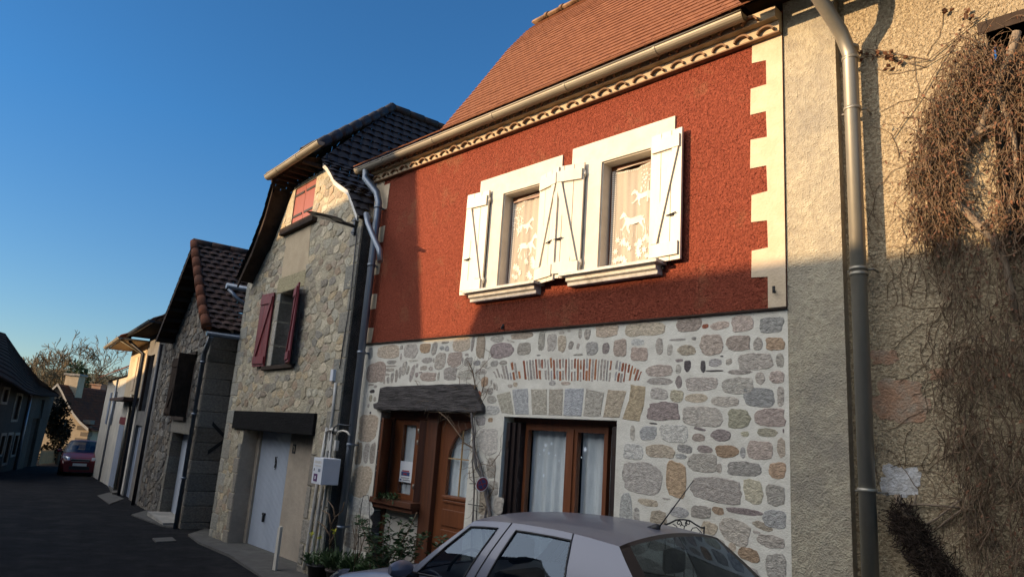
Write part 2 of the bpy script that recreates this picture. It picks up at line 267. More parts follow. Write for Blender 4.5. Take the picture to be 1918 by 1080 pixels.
def cj(c,a): k=1+jit(a); h=jit(a*.25); return (c[0]*k*(1+h),c[1]*k,c[2]*k*(1-h))
def blob(fr,cx,cw,hw,hh,ang=0,rough=.12,n=14,sq=3.2,seed=0):
    out=[]; n=max(n,22); rr=random.Random(seed*1000); cut=[1+rr.uniform(-.16,.05) for _ in range(4)]; sk=rr.uniform(-.12,.12)
    for k in range(n):
        t=2*math.pi*k/n; c,s_=math.cos(t),math.sin(t); r=(abs(c)**sq+abs(s_)**sq)**(-1/sq)
        q=cut[(0 if c>0 else 1)+(0 if s_>0 else 2)]; r*=1+(q-1)*(abs(c*s_)*2)**1.5
        r*=1+rough*1.2*mn.noise(Vector((c*1.7+seed*3.1,s_*1.7+seed*1.7,seed)))+rough*.75*mn.noise(Vector((c*5+seed,s_*5,seed*2)))+rr.uniform(-.025,.025)
        x=r*c*hw; y=r*s_*hh+sk*x*.5*min(1,hh/hw); a=math.cos(ang); b=math.sin(ang); out.append((cx+x*a-y*b,cw+x*b+y*a))
    return out
def stone(mb,fr,pts,v,h,col):                     # a slightly domed stone face standing out of the mortar
    mb.colr(col); n=len(pts); cx=sum(p[0] for p in pts)/n; cw=sum(p[1] for p in pts)/n
    o=[mb.bm.verts.new(fr(u,v,w)) for u,w in pts]
    i=[mb.bm.verts.new(fr(cx+(u-cx)*.95,v-h*.8+jit(h*.25),cw+(w-cw)*.95)) for u,w in pts]
    j=[mb.bm.verts.new(fr(cx+(u-cx)*.55,v-h*.9+jit(h*.35),cw+(w-cw)*.55)) for u,w in pts]
    c=mb.bm.verts.new(fr(cx,v-h,cw))
    for k in range(n):
        k2=(k+1)%n; mb.face([o[k],o[k2],i[k2],i[k]]); mb.face([i[k],i[k2],j[k2],j[k]]); mb.face([j[k],j[k2],c])
def tiles(mb,B,A,a0,a1,rows,tw,lift=.018,drop=.0,gap=.004,stag=.5,curl=0):
    # B(t) base point, A direction along the row, a0/a1(t) ends; rows counted up the slope; every tile is its own slab
    A=Vector(A).normalized()
    for i in range(rows):
        t0=i/rows; t1=(i+1)/rows; p0=B(t0); p1=B(t1); e=(p1-p0); N=A.cross(e).normalized()
        if N.z<0: N=-N
        s0,s1=a0(t0),a1(t0); q0,q1=a0(t1),a1(t1)
        x=s0-((i*stag)%1)*tw
        while x<s1:
            xa=max(x+gap/2,s0); xb=min(x+tw-gap/2,s1); ya=min(max(x+gap/2,q0),q1); yb=max(min(x+tw-gap/2,q1),q0)
            if xb-xa>.01:
                l=lift*(1+jit(.12)); j=jit(.0015); lo=p0-e*(.10+jit(.008))
                nseg=1 if not curl else 4
                pa=[]; pb=[]; pc=[]
                for k in range(nseg+1):
                    f=k/nseg; cu=curl*math.sin(f*math.pi) if curl else 0
                    pa.append(lo+A*(xa+(xb-xa)*f)+N*(l+cu+j)); pb.append(p1+A*(ya+(yb-ya)*f)+N*(.002+cu*.6)); pc.append(lo+A*(xa+(xb-xa)*f)+N*(l+cu+j-.014))
                mb.grid([pa,pb],smooth=bool(curl)); mb.grid([pc,pa],smooth=False)
            x+=tw
    return mb
def ff(c): return lambda t:c
def gutter(fr,name,parent,u0,u1,v,w,r=.075,m='gutter_zinc',joints=1.2,fall=0):
    mb=MB(); n=9; pts=[]
    for k in range(n+1):
        a=math.pi+math.pi*k/n; pts.append((v+r*math.cos(a),w+r*math.sin(a)))
    prof=pts+[(v+r*.88*math.cos(math.pi+math.pi*k/n),w+r*.88*math.sin(math.pi+math.pi*k/n)) for k in range(n,-1,-1)]
    mb.prof(fr,prof,u0,u1,smooth=False)
    mb.tube([fr(u0,v-r,w+.004),fr(u1,v-r,w+.004)],.012,6)
    for ue in (u0,u1-.004): mb.prof(fr,pts,ue,ue+.004)
    x=u0+joints*.6
    while x<u1-.1:
        mb.prof(fr,[(v+(r+.006)*math.cos(math.pi+math.pi*k/n),w+(r+.006)*math.sin(math.pi+math.pi*k/n)) for k in range(n+1)],x,x+.03); x+=joints
    return mb.build(name,m,parent)
def shutter(fr,u,v,w0,w1,width,side,out,m,parent,label=None,brace=True,planks=3,dirn=1,gap=.012,flip=False):
    # hinged at u, extends to side (+1 right / -1 left); out = degrees the free edge stands off the wall
    f=fr.sub(u,v,0,out*side if side>0 else -out) if False else fr.sub(u,v,0,out if side>0 else -out)
    mb=MB(); T=.028; a,b=(0,width) if side>0 else (-width,0); pw=(b-a)/planks
    for i in range(planks): mb.box(f,a+i*pw+(.0025 if i else 0),a+(i+1)*pw-.0025,-T,0,w0,w1)
    h=w1-w0; z1=w0+h*.035; z2=w0+h*.135; z3=w1-h*.15; z4=w1-h*.05; i_=.02
    for (p,q) in ((z1,z2),(z3,z4)): mb.box(f,a+i_,b-i_,-T-.022,-T-.0005,p,q)
    if brace:
        x0,x1=(a+.07,b-.07); x0,x1=(x0,x1) if dirn>0 else (x1,x0); d=.035
        mb.prism(f,[(x0-d,z2+.003),(x0+d,z2+.003),(x1+d,z3-.003),(x1-d,z3-.003)],-T-.02,-T-.0005)
    s=mb.build('shutter',m,parent,bev=.003)
    if label: s['label']=label
    return s,f,(a,b,z1,z2,z3,z4,T)
# ------------------------------------------------------------ ground
def sheet(name,poly,m,dz=0,kind='structure',cuts=0):
    mb=MB(); mb.poly([(x,y,gz(x)+dz) for x,y in poly]); return tag(mb.build(name,m,normals=False),kind=kind)
mb=MB(); xs=[60,20,8,0,-8,-16,-24,-32,-40,-60,-80,-110,-150,-220,-320]; ys=[-120,-60,-30,-12,-6,-3,0,2,4,5,6,8,10,14,20,30,60,140]
mb.grid([[(x,y,(gz(x) if x>-110 else gz(-110))-.012) for x in xs] for y in ys],smooth=False); tag(mb.build('ground','field'),kind='structure')
F3=Fr(0,5.6,0); pu=lambda x,y,v=0:F3.px(x,y,v)[0]; pw=lambda x,y,v=0:F3.px(x,y,v)[1]
road=[(40,5.2),(-8,5.2),(-14.,5.4),(-22,6.9),(-30,8.7),(-42,11.2),(-60,15),(-62,12),(-44,8.7),(-36,5.4),(-25,1.5),(-14,-1.5),(0,-3.2),(40,-3.2)]
mb=MB(); n=60; inn=[];out=[]
def ylim(x,pts):
    for (a,b),(c,d) in zip(pts,pts[1:]):
        if min(a,c)<=x<=max(a,c): return b+(d-b)*(x-a)/(c-a) if a!=c else b
    return pts[-1][1]
g=[]
for i in range(161):
    x=40-i*.65; ya=ylim(x,[(40,8),(-62,22)]); yb=ylim(x,[(40,-9),(0,-9),(-22,-3),(-30,0),(-62,8)])
    g.append([Vector((x,yb+(ya-yb)*j/24,gz(x)+.02*mn.noise(Vector((x*.4,j*.5,0)))*(.6) )) for j in range(25)])
mb.grid(g); tag(mb.build('road','asphalt'),kind='structure')
def slab(name,pxs,m,h,kind='structure'):
    mb=MB(); P=[G(*p) for p in pxs]; top=[p+Vector((0,0,h)) for p in P]; bot=[p-Vector((0,0,.1)) for p in P]
    mb.poly(top)
    for i in range(len(P)): mb.poly([top[i],bot[i],bot[(i+1)%len(P)],top[(i+1)%len(P)]])
    return tag(mb.build(name,m),kind=kind)
slab('concrete_apron',[(352,1003),(385,992),(440,1000),(470,1012),(548,1045),(575,1080),(700,1180),(610,1200),(500,1090),(430,1042),(372,1018)],'concrete',.035)
slab('doorstep_paving',[(246,965),(290,952),(336,982),(332,990),(305,986)],'concrete',.03)
slab('manhole_cover',[(285,1009),(322,1007),(330,1014),(292,1016)],'concrete',.022)
slab('pavement',[(190,895),(207,893),(221,911),(206,914)],'concrete',.05); slab('pavement',[(203,912),(222,909),(223,925),(210,926)],'concrete',.06)
slab('pavement',[(182,928),(205,922),(232,934),(205,944)],'concrete',.015)
# ------------------------------------------------------------ the red house
RX0,RX1=-8.95,-2.47; ZB=3.05; ZT=5.62
red=thing('red_house','terraced house with brick-red roughcast upper floor, stone ground floor and two white-shuttered windows','house',(-5.7,5.6,gz(-5.7)))
rl=pu(708,825); rr=pu(884,790); rt=2.10
bw0,bw1,bwt,bwb=-5.76,-4.18,2.07,.30
w1=( -6.0,-5.36,1.77+ZC,2.98+ZC); w2=(-4.47,-3.83,1.80+ZC,3.02+ZC)
rect=lambda a,b,c,d:[(a,c),(b,c),(b,d),(a,d)]
mb=MB(); mb.wall(F3,rect(RX0,RX1,-.6,ZB),[rect(rl,rr,-.45,rt),rect(bw0,bw1,bwb,bwt)],0,.5,reveal=.30); mb.build('lower_wall','lime_mortar',red)
mb=MB(); mb.wall(F3,rect(RX0,RX1,ZB,ZT+.2),[rect(w1[0],w1[1],w1[2],w1[3]),rect(w2[0],w2[1],w2[2],w2[3])],-.018,.5,reveal=.24); mb.build('upper_wall','red_roughcast',red)
mb=MB(); mb.box(F3,RX0+.02,RX1,-.030,-.001,ZB-.018,ZB-.001); mb.build('drip_strip','old_wood',red)
mb=MB(); mb.box(F3,RX0,RX1,5.2,5.4,-.6,ZT); mb.box(F3,RX0,RX0+.2,.5,5.2,-.6,ZT+.1); mb.build('rear_wall','grey_render',red)
# toothed quoins painted on the render
zz=lambda ys,x:[pw(x,y) for y in ys]
tr=[(78,122),(168,218),(264,316),(365,417),(469,521)]
pts=[(RX1-.0,ZB+.002),(RX1-.155,ZB+.002)]
for a,b in tr[::-1]:
    za,zb=pw(1412,a),pw(1412,b); k=jit(.012); pts+=[(-2.625+k*.3,zb+jit(.01)),(-2.77+k,zb+jit(.012)),(-2.765+k,za+jit(.01)),(-2.62,za+jit(.01))]
pts+=[(-2.62,ZT-.02),(RX1,ZT-.02)]
mb=MB(); mb.prism(F3,pts,-.026,-.0175); mb.build('quoin','quoin_paint',red)
pts=[(RX0,ZB+.002),(-8.73,ZB+.002)]
for a,b in [(352,396),(427,455),(487,514),(549,577),(612,640)][::-1]:
    za,zb=pw(712,a),pw(712,b); pts+=[(-8.74,zb),(-8.60+jit(.02),zb+jit(.01)),(-8.60+jit(.02),za+jit(.01)),(-8.74+jit(.01),za)]
pts+=[(-8.74,ZT-.02),(RX0,ZT-.02)]
mb=MB(); mb.prism(F3,pts,-.026,-.0175); mb.build('quoin','quoin_paint',red)
# masonry read off the wall stone by stone
SCOL=dict(g=(.53,.48,.41),b=(.49,.465,.43),p=(.55,.45,.375),o=(.53,.38,.25),y=(.55,.50,.37),d=(.38,.32,.29),k=(.13,.115,.11),t=(.59,.49,.37),l=(.64,.61,.55),r=(.42,.16,.10))
def rocks(mb,ox,oy,s,txt):
    for i,it in enumerate(txt.split(';')):
        q=it.split(','); x0,y0,x1,y1=[float(a) for a in q[:4]]; c=q[4].strip(); ang=R(float(q[5])) if len(q)>5 else 0
        cx,cy=ox+(x0+x1)/2/s,oy+(y0+y1)/2/s; u,w_=F3.px(cx,cy); ul,_=F3.px(ox+x0/s,cy); ur,_=F3.px(ox+x1/s,cy); _,wt=F3.px(cx,oy+y0/s); _,wb=F3.px(cx,oy+y1/s)
        base=SCOL[c]; k=.82+rnd.random()*.36; tint=(1+jit(.03),1,1+jit(.03)); col=tuple(base[j]*k*tint[j] for j in range(3))
        big=min(ur-ul,wt-wb); stone(mb,F3,blob(F3,u,w_,(ur-ul)/2*1.04,(wt-wb)/2*1.05,ang,.10,26,5.5 if big>.1 else 3.2,rnd.random()*40),.001,.006 if big>.08 else .004,col)
mb=MB(); mb.colr((1,1,1))
rocks(mb,1180,580,4.32,"0,100,275,208,t;380,65,575,175,p;585,115,635,150,r;650,95,802,160,p;825,50,1000,175,p;1045,60,1240,190,b;208,228,268,360,g;318,232,452,250,g;498,218,535,245,g;300,278,345,368,g;383,282,528,368,t;565,197,752,365,p;778,208,970,330,p;998,222,1072,322,g;1102,222,1248,325,o;368,396,430,422,d;370,440,415,515,g;437,412,492,500,k;572,412,612,505,k;612,486,755,500,k;635,393,742,460,b;775,393,825,445,g;730,370,755,380,k;878,350,1155,480,g;1180,350,1248,465,g;795,482,985,525,g;1015,503,1092,600,g;1128,490,1248,592,p;132,445,345,538,p;135,548,340,608,g;368,532,422,632,d;455,545,712,652,g;740,545,990,680,g;165,628,300,720,g;325,650,430,745,y;450,678,628,747,t;655,702,880,785,g;918,630,1165,780,b;1190,625,1248,780,g;140,745,395,890,d;415,785,740,938,g;793,800,970,958,y;1012,797,1248,940,p;155,912,222,925,k;75,940,210,1052,b;248,925,465,1068,l;515,952,615,975,d,-10;505,998,608,1062,p;655,965,815,1060,d;898,980,962,1027,y;1028,955,1195,1027,y;1235,960,1248,995,d;0,935,42,1052,g;5,305,142,410,p;5,232,115,290,l")
rocks(mb,1150,810,4.0,"72,82,218,198,l;240,88,455,188,t;472,88,588,150,b;460,158,545,195,b;620,95,738,150,d;760,95,930,185,o;945,105,985,188,b;1000,65,1185,200,p;1220,40,1285,185,t;55,222,350,455,g;388,225,540,480,o;558,158,770,292,g;768,228,810,302,g,-12;852,215,1100,320,g;1160,222,1285,342,o;568,335,945,518,g;972,350,1115,528,y;1142,390,1285,550,g;42,460,135,790,l;145,560,190,680,l;180,495,330,550,t;360,486,420,500,g;418,555,558,632,b;580,545,730,640,g;735,555,822,612,o;842,565,1110,612,d;1112,580,1285,715,b;272,580,395,700,t;655,665,768,762,t,-15;788,645,1010,825,g,-18;1032,668,1190,725,t,-12;1040,730,1095,755,g;1068,765,1285,860,g;745,795,835,870,g;858,822,915,890,t;935,860,1088,960,o,-12;1135,905,1285,1100,g;60,820,230,900,g;250,780,420,880,g;440,760,620,860,g;420,920,620,1010,g;640,900,800,1000,p;820,990,1090,1100,g;60,930,380,1080,g;660,1030,800,1120,b;60,1110,300,1210,g;330,1120,600,1230,t;640,1150,900,1250,g;930,1130,1200,1250,p")
rocks(mb,900,590,5.4,"0,205,48,430,t;100,195,235,272,g;310,172,530,240,t;95,280,335,430,d;370,275,508,398,g;265,252,345,272,g,-15;585,165,652,350,g;678,188,770,358,g;785,205,868,372,t;790,158,852,190,g;878,145,915,170,g;890,262,940,345,g,-12;970,285,1002,345,g,-20;990,135,1025,240,g;1048,140,1110,245,g,-15;1165,95,1390,220,t;1455,75,1650,215,t;1072,270,1190,405,b;1233,278,1305,388,d;1340,243,1475,418,p;940,390,1035,408,g;570,400,610,410,k;8,458,72,525,g;105,460,178,520,g;190,455,270,505,g;0,562,50,590,g;5,625,75,722,o;15,748,52,785,g;65,730,128,800,g;65,815,160,890,g;55,915,190,1008,l;78,1035,125,1080,o;692,660,760,710,b;812,670,910,705,p;275,700,325,735,g;330,675,375,722,t;100,655,120,700,g,15;130,680,150,755,g,15;150,680,175,760,g,15")
rocks(mb,680,620,6.0,"155,155,408,305,t;455,140,612,300,g;640,140,755,245,o;775,122,832,265,g;880,112,970,140,g;858,165,915,210,b;920,165,970,225,b;1010,65,1210,225,t;1215,65,1250,230,g,-6;1270,55,1370,300,t;415,160,450,205,g;415,250,438,320,g;660,295,778,358,g;785,300,802,350,g;808,240,930,425,g;945,235,1115,400,p;1115,290,1130,365,g;1145,248,1185,275,g;1138,292,1228,390,g;1240,328,1320,385,b;1330,330,1395,402,g;45,350,248,575,p;265,325,375,370,g;260,382,380,400,g;258,412,345,455,g;240,470,300,500,g;640,385,722,438,g;735,395,785,440,g;640,465,820,560,p;835,460,860,550,g;900,405,1050,550,g;1065,435,1230,545,g;1265,420,1385,485,g;512,320,620,342,g;440,335,488,490,g,-12;398,400,432,530,g,8;358,430,392,570,g,6;310,470,345,575,g,4;265,510,298,585,g;490,390,518,490,g,-12;530,375,572,570,g,-18;595,360,620,410,g;585,465,620,515,d;225,540,250,590,g;625,455,668,470,d;55,590,120,612,g;120,605,160,635,g;75,655,130,695,k;68,715,106,790,y;115,735,148,790,g;48,815,72,860,g;75,900,92,930,k;60,180,110,310,b;1340,645,1380,695,g;1285,670,1330,760,r,15;1270,955,1378,1055,b;1250,600,1290,640,t")
rocks(mb,630,690,2.92,"122,252,226,398,t;105,402,140,520,t;149,405,178,512,g;184,405,212,520,g;86,532,188,700,t;62,705,200,790,l;55,800,195,895,g;40,900,190,990,g")
rocks(mb,800,740,4.5,"432,275,596,500,l;505,525,582,700,g;520,720,600,840,g;440,790,540,1000,t;560,860,640,1000,g;430,1010,620,1120,g")
def vous(pts,c,s=5.4,ox=900,oy=590):
    P=[F3.px(ox+x/s,oy+y/s) for x,y in pts]; Q=[]
    for i,(a,b) in enumerate(zip(P,P[1:]+P[:1])):
        for k in range(3): f=k/3; Q.append((a[0]+(b[0]-a[0])*f+jit(.004),a[1]+(b[1]-a[1])*f+jit(.004)))
    stone(mb,F3,Q,.001,.006 if len(pts)>4 or abs(pts[0][0]-pts[1][0])>60 else .003,c)
for pts,c in [([(160,800),(300,768),(340,1000),(215,990)],(0.568,0.524,0.416)),([(318,748),(478,738),(490,1003),(352,1000)],(0.540,0.538,0.520)),([(508,745),(675,745),(675,1010),(522,1005)],(0.568,0.517,0.416)),([(692,745),(838,745),(828,1015),(688,1012)],(0.525,0.469,0.377)),([(852,738),(1048,738),(1022,1020),(838,1015)],(0.540,0.545,0.546)),([(1066,742),(1255,778),(1212,1028),(1036,1022)],(0.540,0.497,0.416)),([(1288,748),(1478,768),(1405,1040),(1238,1034)],(0.568,0.476,0.351)),([(1522,698),(1675,722),(1655,900),(1608,1072),(1432,1050),(1500,860)],(0.568,0.455,0.299))]: vous(pts,c)
for i in range(50):                                 # relieving arch of thin bricks on edge
    f=i/49; x=150+1460*f; top=428+125*abs(2*f-1)**4+abs(jit(22)); bot=(645+28*f)-(18 if i<2 or i>47 else 0)+jit(9); lean=(f-.5)*70
    gaps=[(top,bot)] if rnd.random()<.55 else [(top,top+(bot-top)*.45),(top+(bot-top)*.55,bot)]
    for (a,b) in gaps:
        if rnd.random()<.08: continue
        la=lean*((a+b)/2-top)/(bot-top+1); c=rnd.choice([(.50,.44,.38)]*4+[(.46,.44,.43),(.42,.38,.34),(.46,.19,.10),(.38,.14,.08),(.50,.22,.11),(.40,.17,.11)]); wd=9.5+jit(2.5)
        k=lambda y:lean*.5-lean*(y-top)/(bot-top+1)
        vous([(x-wd+k(a),a+3),(x+wd+k(a),a),(x+wd*1.0+k(b),b),(x-wd+k(b),b)],c)
ms=mb.build('stonework','stones',red,normals=True)
# dressed stones lining the left reveal of the doorway
mb=MB(); mb.colr((.2,.18,.165)); fj=F3.sub(rl,0,0,-90)
z=-.3
for h in (.36,.42,.30,.52,.26,.38,.2):
    a=z; b=min(z+h-.02,rt-.02)
    if b>a: mb.colr(cj((.21,.185,.165),.15)); mb.box(F3,rl+.0,rl+.014,.004,.235,a,b)
    z+=h
mb.build('reveal_stones','stones',red,bev=.006)
# painted surrounds, sills, casements and shutters of the upper windows
def upper(win,sx0,sx1,stop,sill,lace_flip,lbl):
    x0,x1,z0,z1=win; W=thing_part('window',red)
    mb=MB(); mb.wall(F3,[(sx0,z0+.02),(x1+.17,z0+.02),(x1+.17,stop-.33),(sx1,stop-.33),(sx1,stop),(sx0,stop-.01),(sx0,stop-.36+.0),(x0-.36,stop-.40),(x0-.36,z0+.02)][0:1]*0+[(x0-.24,z0),(x1+.20,z0),(x1+.20,z1+.05),(sx1,z1+.05),(sx1,stop),(sx0,stop-.01),(sx0,z1+.06),(x0-.24,z1+.06)],[rect(x0,x1,z0+.001,z1)],-.036,.02); mb.build('surround','white_render',W,bev=.004)
    mb=MB(); d=.03; mb.wall(F3,rect(x0-.035,x1+.035,z0+.002,z1+.035),[rect(x0+.0005,x1-.0005,z0+.004,z1-.0005)],-.052,.017); mb.build('architrave','white_render',W,bev=.003)
    mb=MB(); t=.012
    mb.box(F3,x0,x0+t,-.03,.23,z0,z1); mb.box(F3,x1-t,x1,-.03,.23,z0,z1); mb.box(F3,x0+t,x1-t,-.03,.23,z1-t,z1); mb.build('reveal','white_render',W)
    fr=MB(); v=.11
    fr.box(F3,x0+t,x0+t+.055,v,v+.05,z0,z1-t); fr.box(F3,x1-t-.055,x1-t,v,v+.05,z0,z1-t); fr.box(F3,x0+t+.055,x1-t-.055,v,v+.05,z1-t-.055,z1-t); fr.box(F3,x0+t+.055,x1-t-.055,v,v+.05,z0,z0+.07); fr.build('frame','oak',W,bev=.003)
    p=MB(); p.box(F3,x0+t+.055,x1-t-.055,v+.02,v+.026,z0+.07,z1-t-.055); p.build('pane','lit_pane',W)
    p=MB(); p.box(F3,x0-.1,x1+.1,.6,.62,z0-.1,z1+.1); p.box(F3,x0-.1,x0-.08,.24,.6,z0-.1,z1+.1); p.box(F3,x1+.08,x1+.1,.24,.6,z0-.1,z1+.1); p.box(F3,x0-.1,x1+.1,.24,.6,z1+.08,z1+.1);p.build('room_lining','room_wall',W)  # sunlight in the room put into the lining's pale colour
    # moulded sill
    s0,s1=sill; m=MB(); pr=[(.02,z0),(-.17,z0-.012),(-.17,z0-.045),(-.135,z0-.055),(-.135,z0-.085),(-.10,z0-.10),(-.10,z0-.135),(.02,z0-.135)]
    m.prof(F3,pr,s0+.05,s1-.05); m.prof(F3,[(.02,z0+.004),(-.20,z0-.008),(-.20,z0-.04),(.02,z0-.04)],s0,s1); m.build('sill','sill_stone',W,bev=.003)
    return W
def thing_part(name,parent):
    o=bpy.data.objects.new(name,None); C.objects.link(o); o.parent=parent; return o
thing_part.__doc__='an empty that gathers the sub-parts of a part'
def hwr(f,g,W,side):
    a,b,z1,z2,z3,z4,T=g
    return
W1=upper(w1,-6.46,-5.06,3.26+ZC,(-6.46,-5.24),0,'l'); W2=upper(w2,-4.91,-3.57,3.30+ZC,(-4.88,-3.64),1,'r')
for (u,side,out,z0,z1,wd,dn) in ((-6.23,-1,4,1.74,3.07,.385,1),(-5.34,1,14,1.74,3.05,.375,1),(-4.69,-1,13,1.76,3.06,.375,1),(-3.81,1,3,1.78,3.12,.37,1)):
    dirn=1 if side>0 else -1
    s,f,g=shutter(F3,u,-.055,z0+ZC,z1+ZC,wd,side,out,'white_paint',red,dirn=dirn)
    a,b,q1,q2,q3,q4,T=g
    for zq in ((q1+q2)/2+.05,(q3+q4)/2):
        h=MB(); h.tube([f(0,-.012,zq-.035),f(0,-.012,zq+.035)],.012,8); h.tube([f(0,-.012,zq-.012),f(0,-.012,zq+.012)],.017,8)
        h.box(f,(-.0 if side>0 else -.05),(.05 if side>0 else 0),-.004,.008,zq-.02,zq+.02); h.build('hinge','white_paint',s)
    h=MB(); zc=z0+ZC+.34*(z1-z0); ec=(b-.10) if side>0 else (a+.10)
    h.tube([f(ec-.06,-T-.012,zc-.004),f(ec+.0,-T-.02,zc),f(ec+.05,-T-.012,zc+.012)],.006,6); h.box(f,ec-.02,ec+.02,-T-.012,-T,zc-.016,zc+.008); h.build('latch','iron',s)
# lace curtains with galloping horses and flowers
def lace(win,flip,label,x0o=0):
    x0,x1,z0,z1=win; wd=x1-x0-.05; zt=z1-.075; zb=z0+.03; v=.098; t=thing('lace_curtain',label,'curtain',F3((x0+x1)/2,v,z0),'lace curtains in the white-shuttered windows')
    def S(a,b):      # a,b in 0..1 -> cloth point
        sag=.045*math.sin(math.pi*a)*b**3; return (x0+.035+wd*a+ .012*math.sin(math.pi*b)*(1-2*a), zb+(zt-zb)*b-sag+(.05*a*b if not flip else .03*a*b))
    def V3(a,b,o=0): u,w_=S(a,b); return F3(u,v-.008*math.sin(a*17+b*2)-.004*math.sin(a*41)-o,w_)
    m=MB(); m.grid([[V3(i/40,j/30) for i in range(41)] for j in range(31)]); m.build('cloth','lace_cloth',t)
    L=MB()
    def shape(pts,cx,cy,sx,sy,o=.004,fl=None,rot=0):
        fl=flip if fl is None else fl; Q=[]
        for x,y in pts:
            x=-x if fl else x; xx=x*math.cos(rot)-y*math.sin(rot); yy=x*math.sin(rot)+y*math.cos(rot); Q.append((cx+xx*sx,cy+yy*sy))
        a=[L.bm.verts.new(V3(min(max(p[0],.01),.99),p[1],o)) for p in Q]
        es=[L.bm.edges.new((a[i],a[(i+1)%len(a)])) for i in range(len(a))]; bmesh.ops.triangle_fill(L.bm,edges=es,use_beauty=True)
    horse=[(-.5,.02),(-.62,-.05),(-.66,-.22),(-.6,-.24),(-.56,-.08),(-.46,-.06),(-.50,-.22),(-.62,-.38),(-.60,-.50),(-.55,-.50),(-.55,-.38),(-.42,-.24),(-.30,-.12),(0,-.16),(.12,-.14),(.20,-.30),(.10,-.44),(.12,-.50),(.18,-.46),(.28,-.30),(.30,-.12),(.42,-.18),(.56,-.30),(.66,-.26),(.64,-.22),(.56,-.22),(.44,-.06),(.36,.06),(.46,.22),(.58,.20),(.66,.16),(.70,.20),(.62,.34),(.54,.42),(.50,.46),(.48,.41),(.38,.36),(.26,.18),(.10,.10),(-.2,.12),(-.38,.14),(-.50,.10),(-.62,.10)]
    cx=.5
    shape(horse,cx,.45,.44,.25); shape(horse,cx+(-.10 if not flip else .20),.68,.36,.20)
    for k in range(26):        # flowers
        fx=rnd.uniform(.12,.92); fy=.07+rnd.random()**1.2*.22; r0=rnd.uniform(.022,.042); ph=rnd.random()*6
        for q in range(6):
            a=ph+q*math.pi/3; shape([(0,0),(.35,.22),(.75,.2),(1,0),(.75,-.2),(.35,-.22)],fx,fy,r0*1.9,r0,.005+k*.0001,False,a)
    for k in range(40):        # grass and tree foliage
        a=rnd.uniform(.1,.9); b=.26+rnd.random()*.08; dx=jit(.05); q=.05+rnd.random()*.05
        shape([(0,0),(.1,0),(dx*8,1)],a,b,.1,q,.004,False)
    tx=.82 if flip else .2
    for k in range(46):
        shape([(0,.5),(.4,0),(0,-.5),(-.4,0)],tx+jit(.15),.80+jit(.14),.05,.022,.004,False,jit(1.5))
    shape([(-.08,-1),(.08,-1),(.03,1),(-.03,1)],tx,.70,.2,.1); shape([(-.08,-1),(.08,-1),(.03,1),(-.03,1)],tx+.08,.72,.2,.1)
    for k in range(44):        # ladder-work border
        b=.02+k/44*.97; shape([(-1,-1),(1,-1),(1,1),(-1,1)],.035,b,.016,.006,.004,False)
        if not flip or True: shape([(-1,-1),(1,-1),(1,1),(-1,1)],.08,b,.008,.006,.004,False)
        shape([(-1,-1),(1,-1),(1,1),(-1,1)],.965,b,.016,.006,.004,False)
    for k in range(24):
        a=.05+k/24*.92; shape([(-1,-1),(1,-1),(1,1),(-1,1)],a,.985,.012,.007,.004,False); shape([(-1,-1),(1,-1),(1,1),(-1,1)],a,.03+.01*math.cos(k),.012,.008,.004,False)
    L.build('lace_motif','lace',t)
    r_=MB(); r_.tube([V3(0,1,-.01),V3(1,1,-.01)],.004,6); r_.build('rod','white_paint',t)
lace(w1,False,'narrow lace curtain with horses facing right, in the left white-shuttered window')
lace(w2,True,'larger lace curtain with horses facing left, in the right white-shuttered window')
b=MB(); b.box(F3,w1[0]+.07,w1[1]-.07,.07,.085,w1[3]-.10,w1[3]-.085); b.build('blind_bar','oak',red)
# iron latch-stay under the right shutter, wall hooks
for (x,y) in ((1245,500),(945,612),(1452,543)):
    h=MB(); u,w_=F3.px(x,y); h.tube([F3(u,-.02,w_),F3(u+.01,-.06,w_-.01),F3(u+.03,-.07,w_-.04)],.009,6); h.box(F3,u-.012,u+.012,-.03,-.018,w_-.03,w_+.03); h.build('wall_hook','iron',red)
# genoise cornice of canal tiles
cb=MB(); ct=MB(); sp=.232
for row,(zb,v) in enumerate(((ZT-.03,-.085),(ZT+.075,-.16))):
    cb.box(F3,RX0,RX1,v+.003,.0,zb+.0,zb+.102); x=RX0+.1+(row*.5)*sp
    while x<RX1-.02:
        n=8; o=[];i_=[]; r0=.080+jit(.004); dy=jit(.012)
        for k in range(n+1):
            a=math.pi*k/n; o.append((x+r0*math.cos(a),zb+.010+.76*r0*math.sin(a))); i_.append((x+(r0-.016)*math.cos(a),zb+.010+(.76*r0-.019)*math.sin(a)))
        ct.prism(F3,o+i_[::-1],v-.034+dy,v+.06,False); x+=sp
ct.box(F3,RX0,RX1,-.085,-.0,ZT-.045,ZT-.031)
cb.build('cornice_mortar','cream_render',red); ct.build('cornice_tiles','canal_tile',red)
# steep tiled roof, its left end hipped
HP=[(825,245),(850,215),(880,180),(915,138),(950,95),(985,60),(1010,42)]; K=.24; prof=[(5.34,5.86,-9.30)]
for p in HP:
    r=ray(*p); rx=r.x/r.y; Y=(-9.45-5.2*K)/(rx-K); prof.append((Y,r.z/r.y*Y+ZC,rx*Y))
L_=[0]
for a,b in zip(prof,prof[1:]): L_.append(L_[-1]+math.hypot(b[0]-a[0],b[1]-a[1]))
def rp(t,i):
    s=t*L_[-1]
    for k in range(len(L_)-1):
        if s<=L_[k+1] or k==len(L_)-2:
            f=(s-L_[k])/(L_[k+1]-L_[k]); return prof[k][i]+(prof[k+1][i]-prof[k][i])*f
rows=int(L_[-1]/.105)
mb=MB(); tiles(mb,lambda t:Vector((0,rp(t,0),rp(t,1))),(1,0,0),lambda t:rp(t,2),ff(-2.50),rows,.172,lift=.018)
rf=mb.build('roof','clay_tile',red)
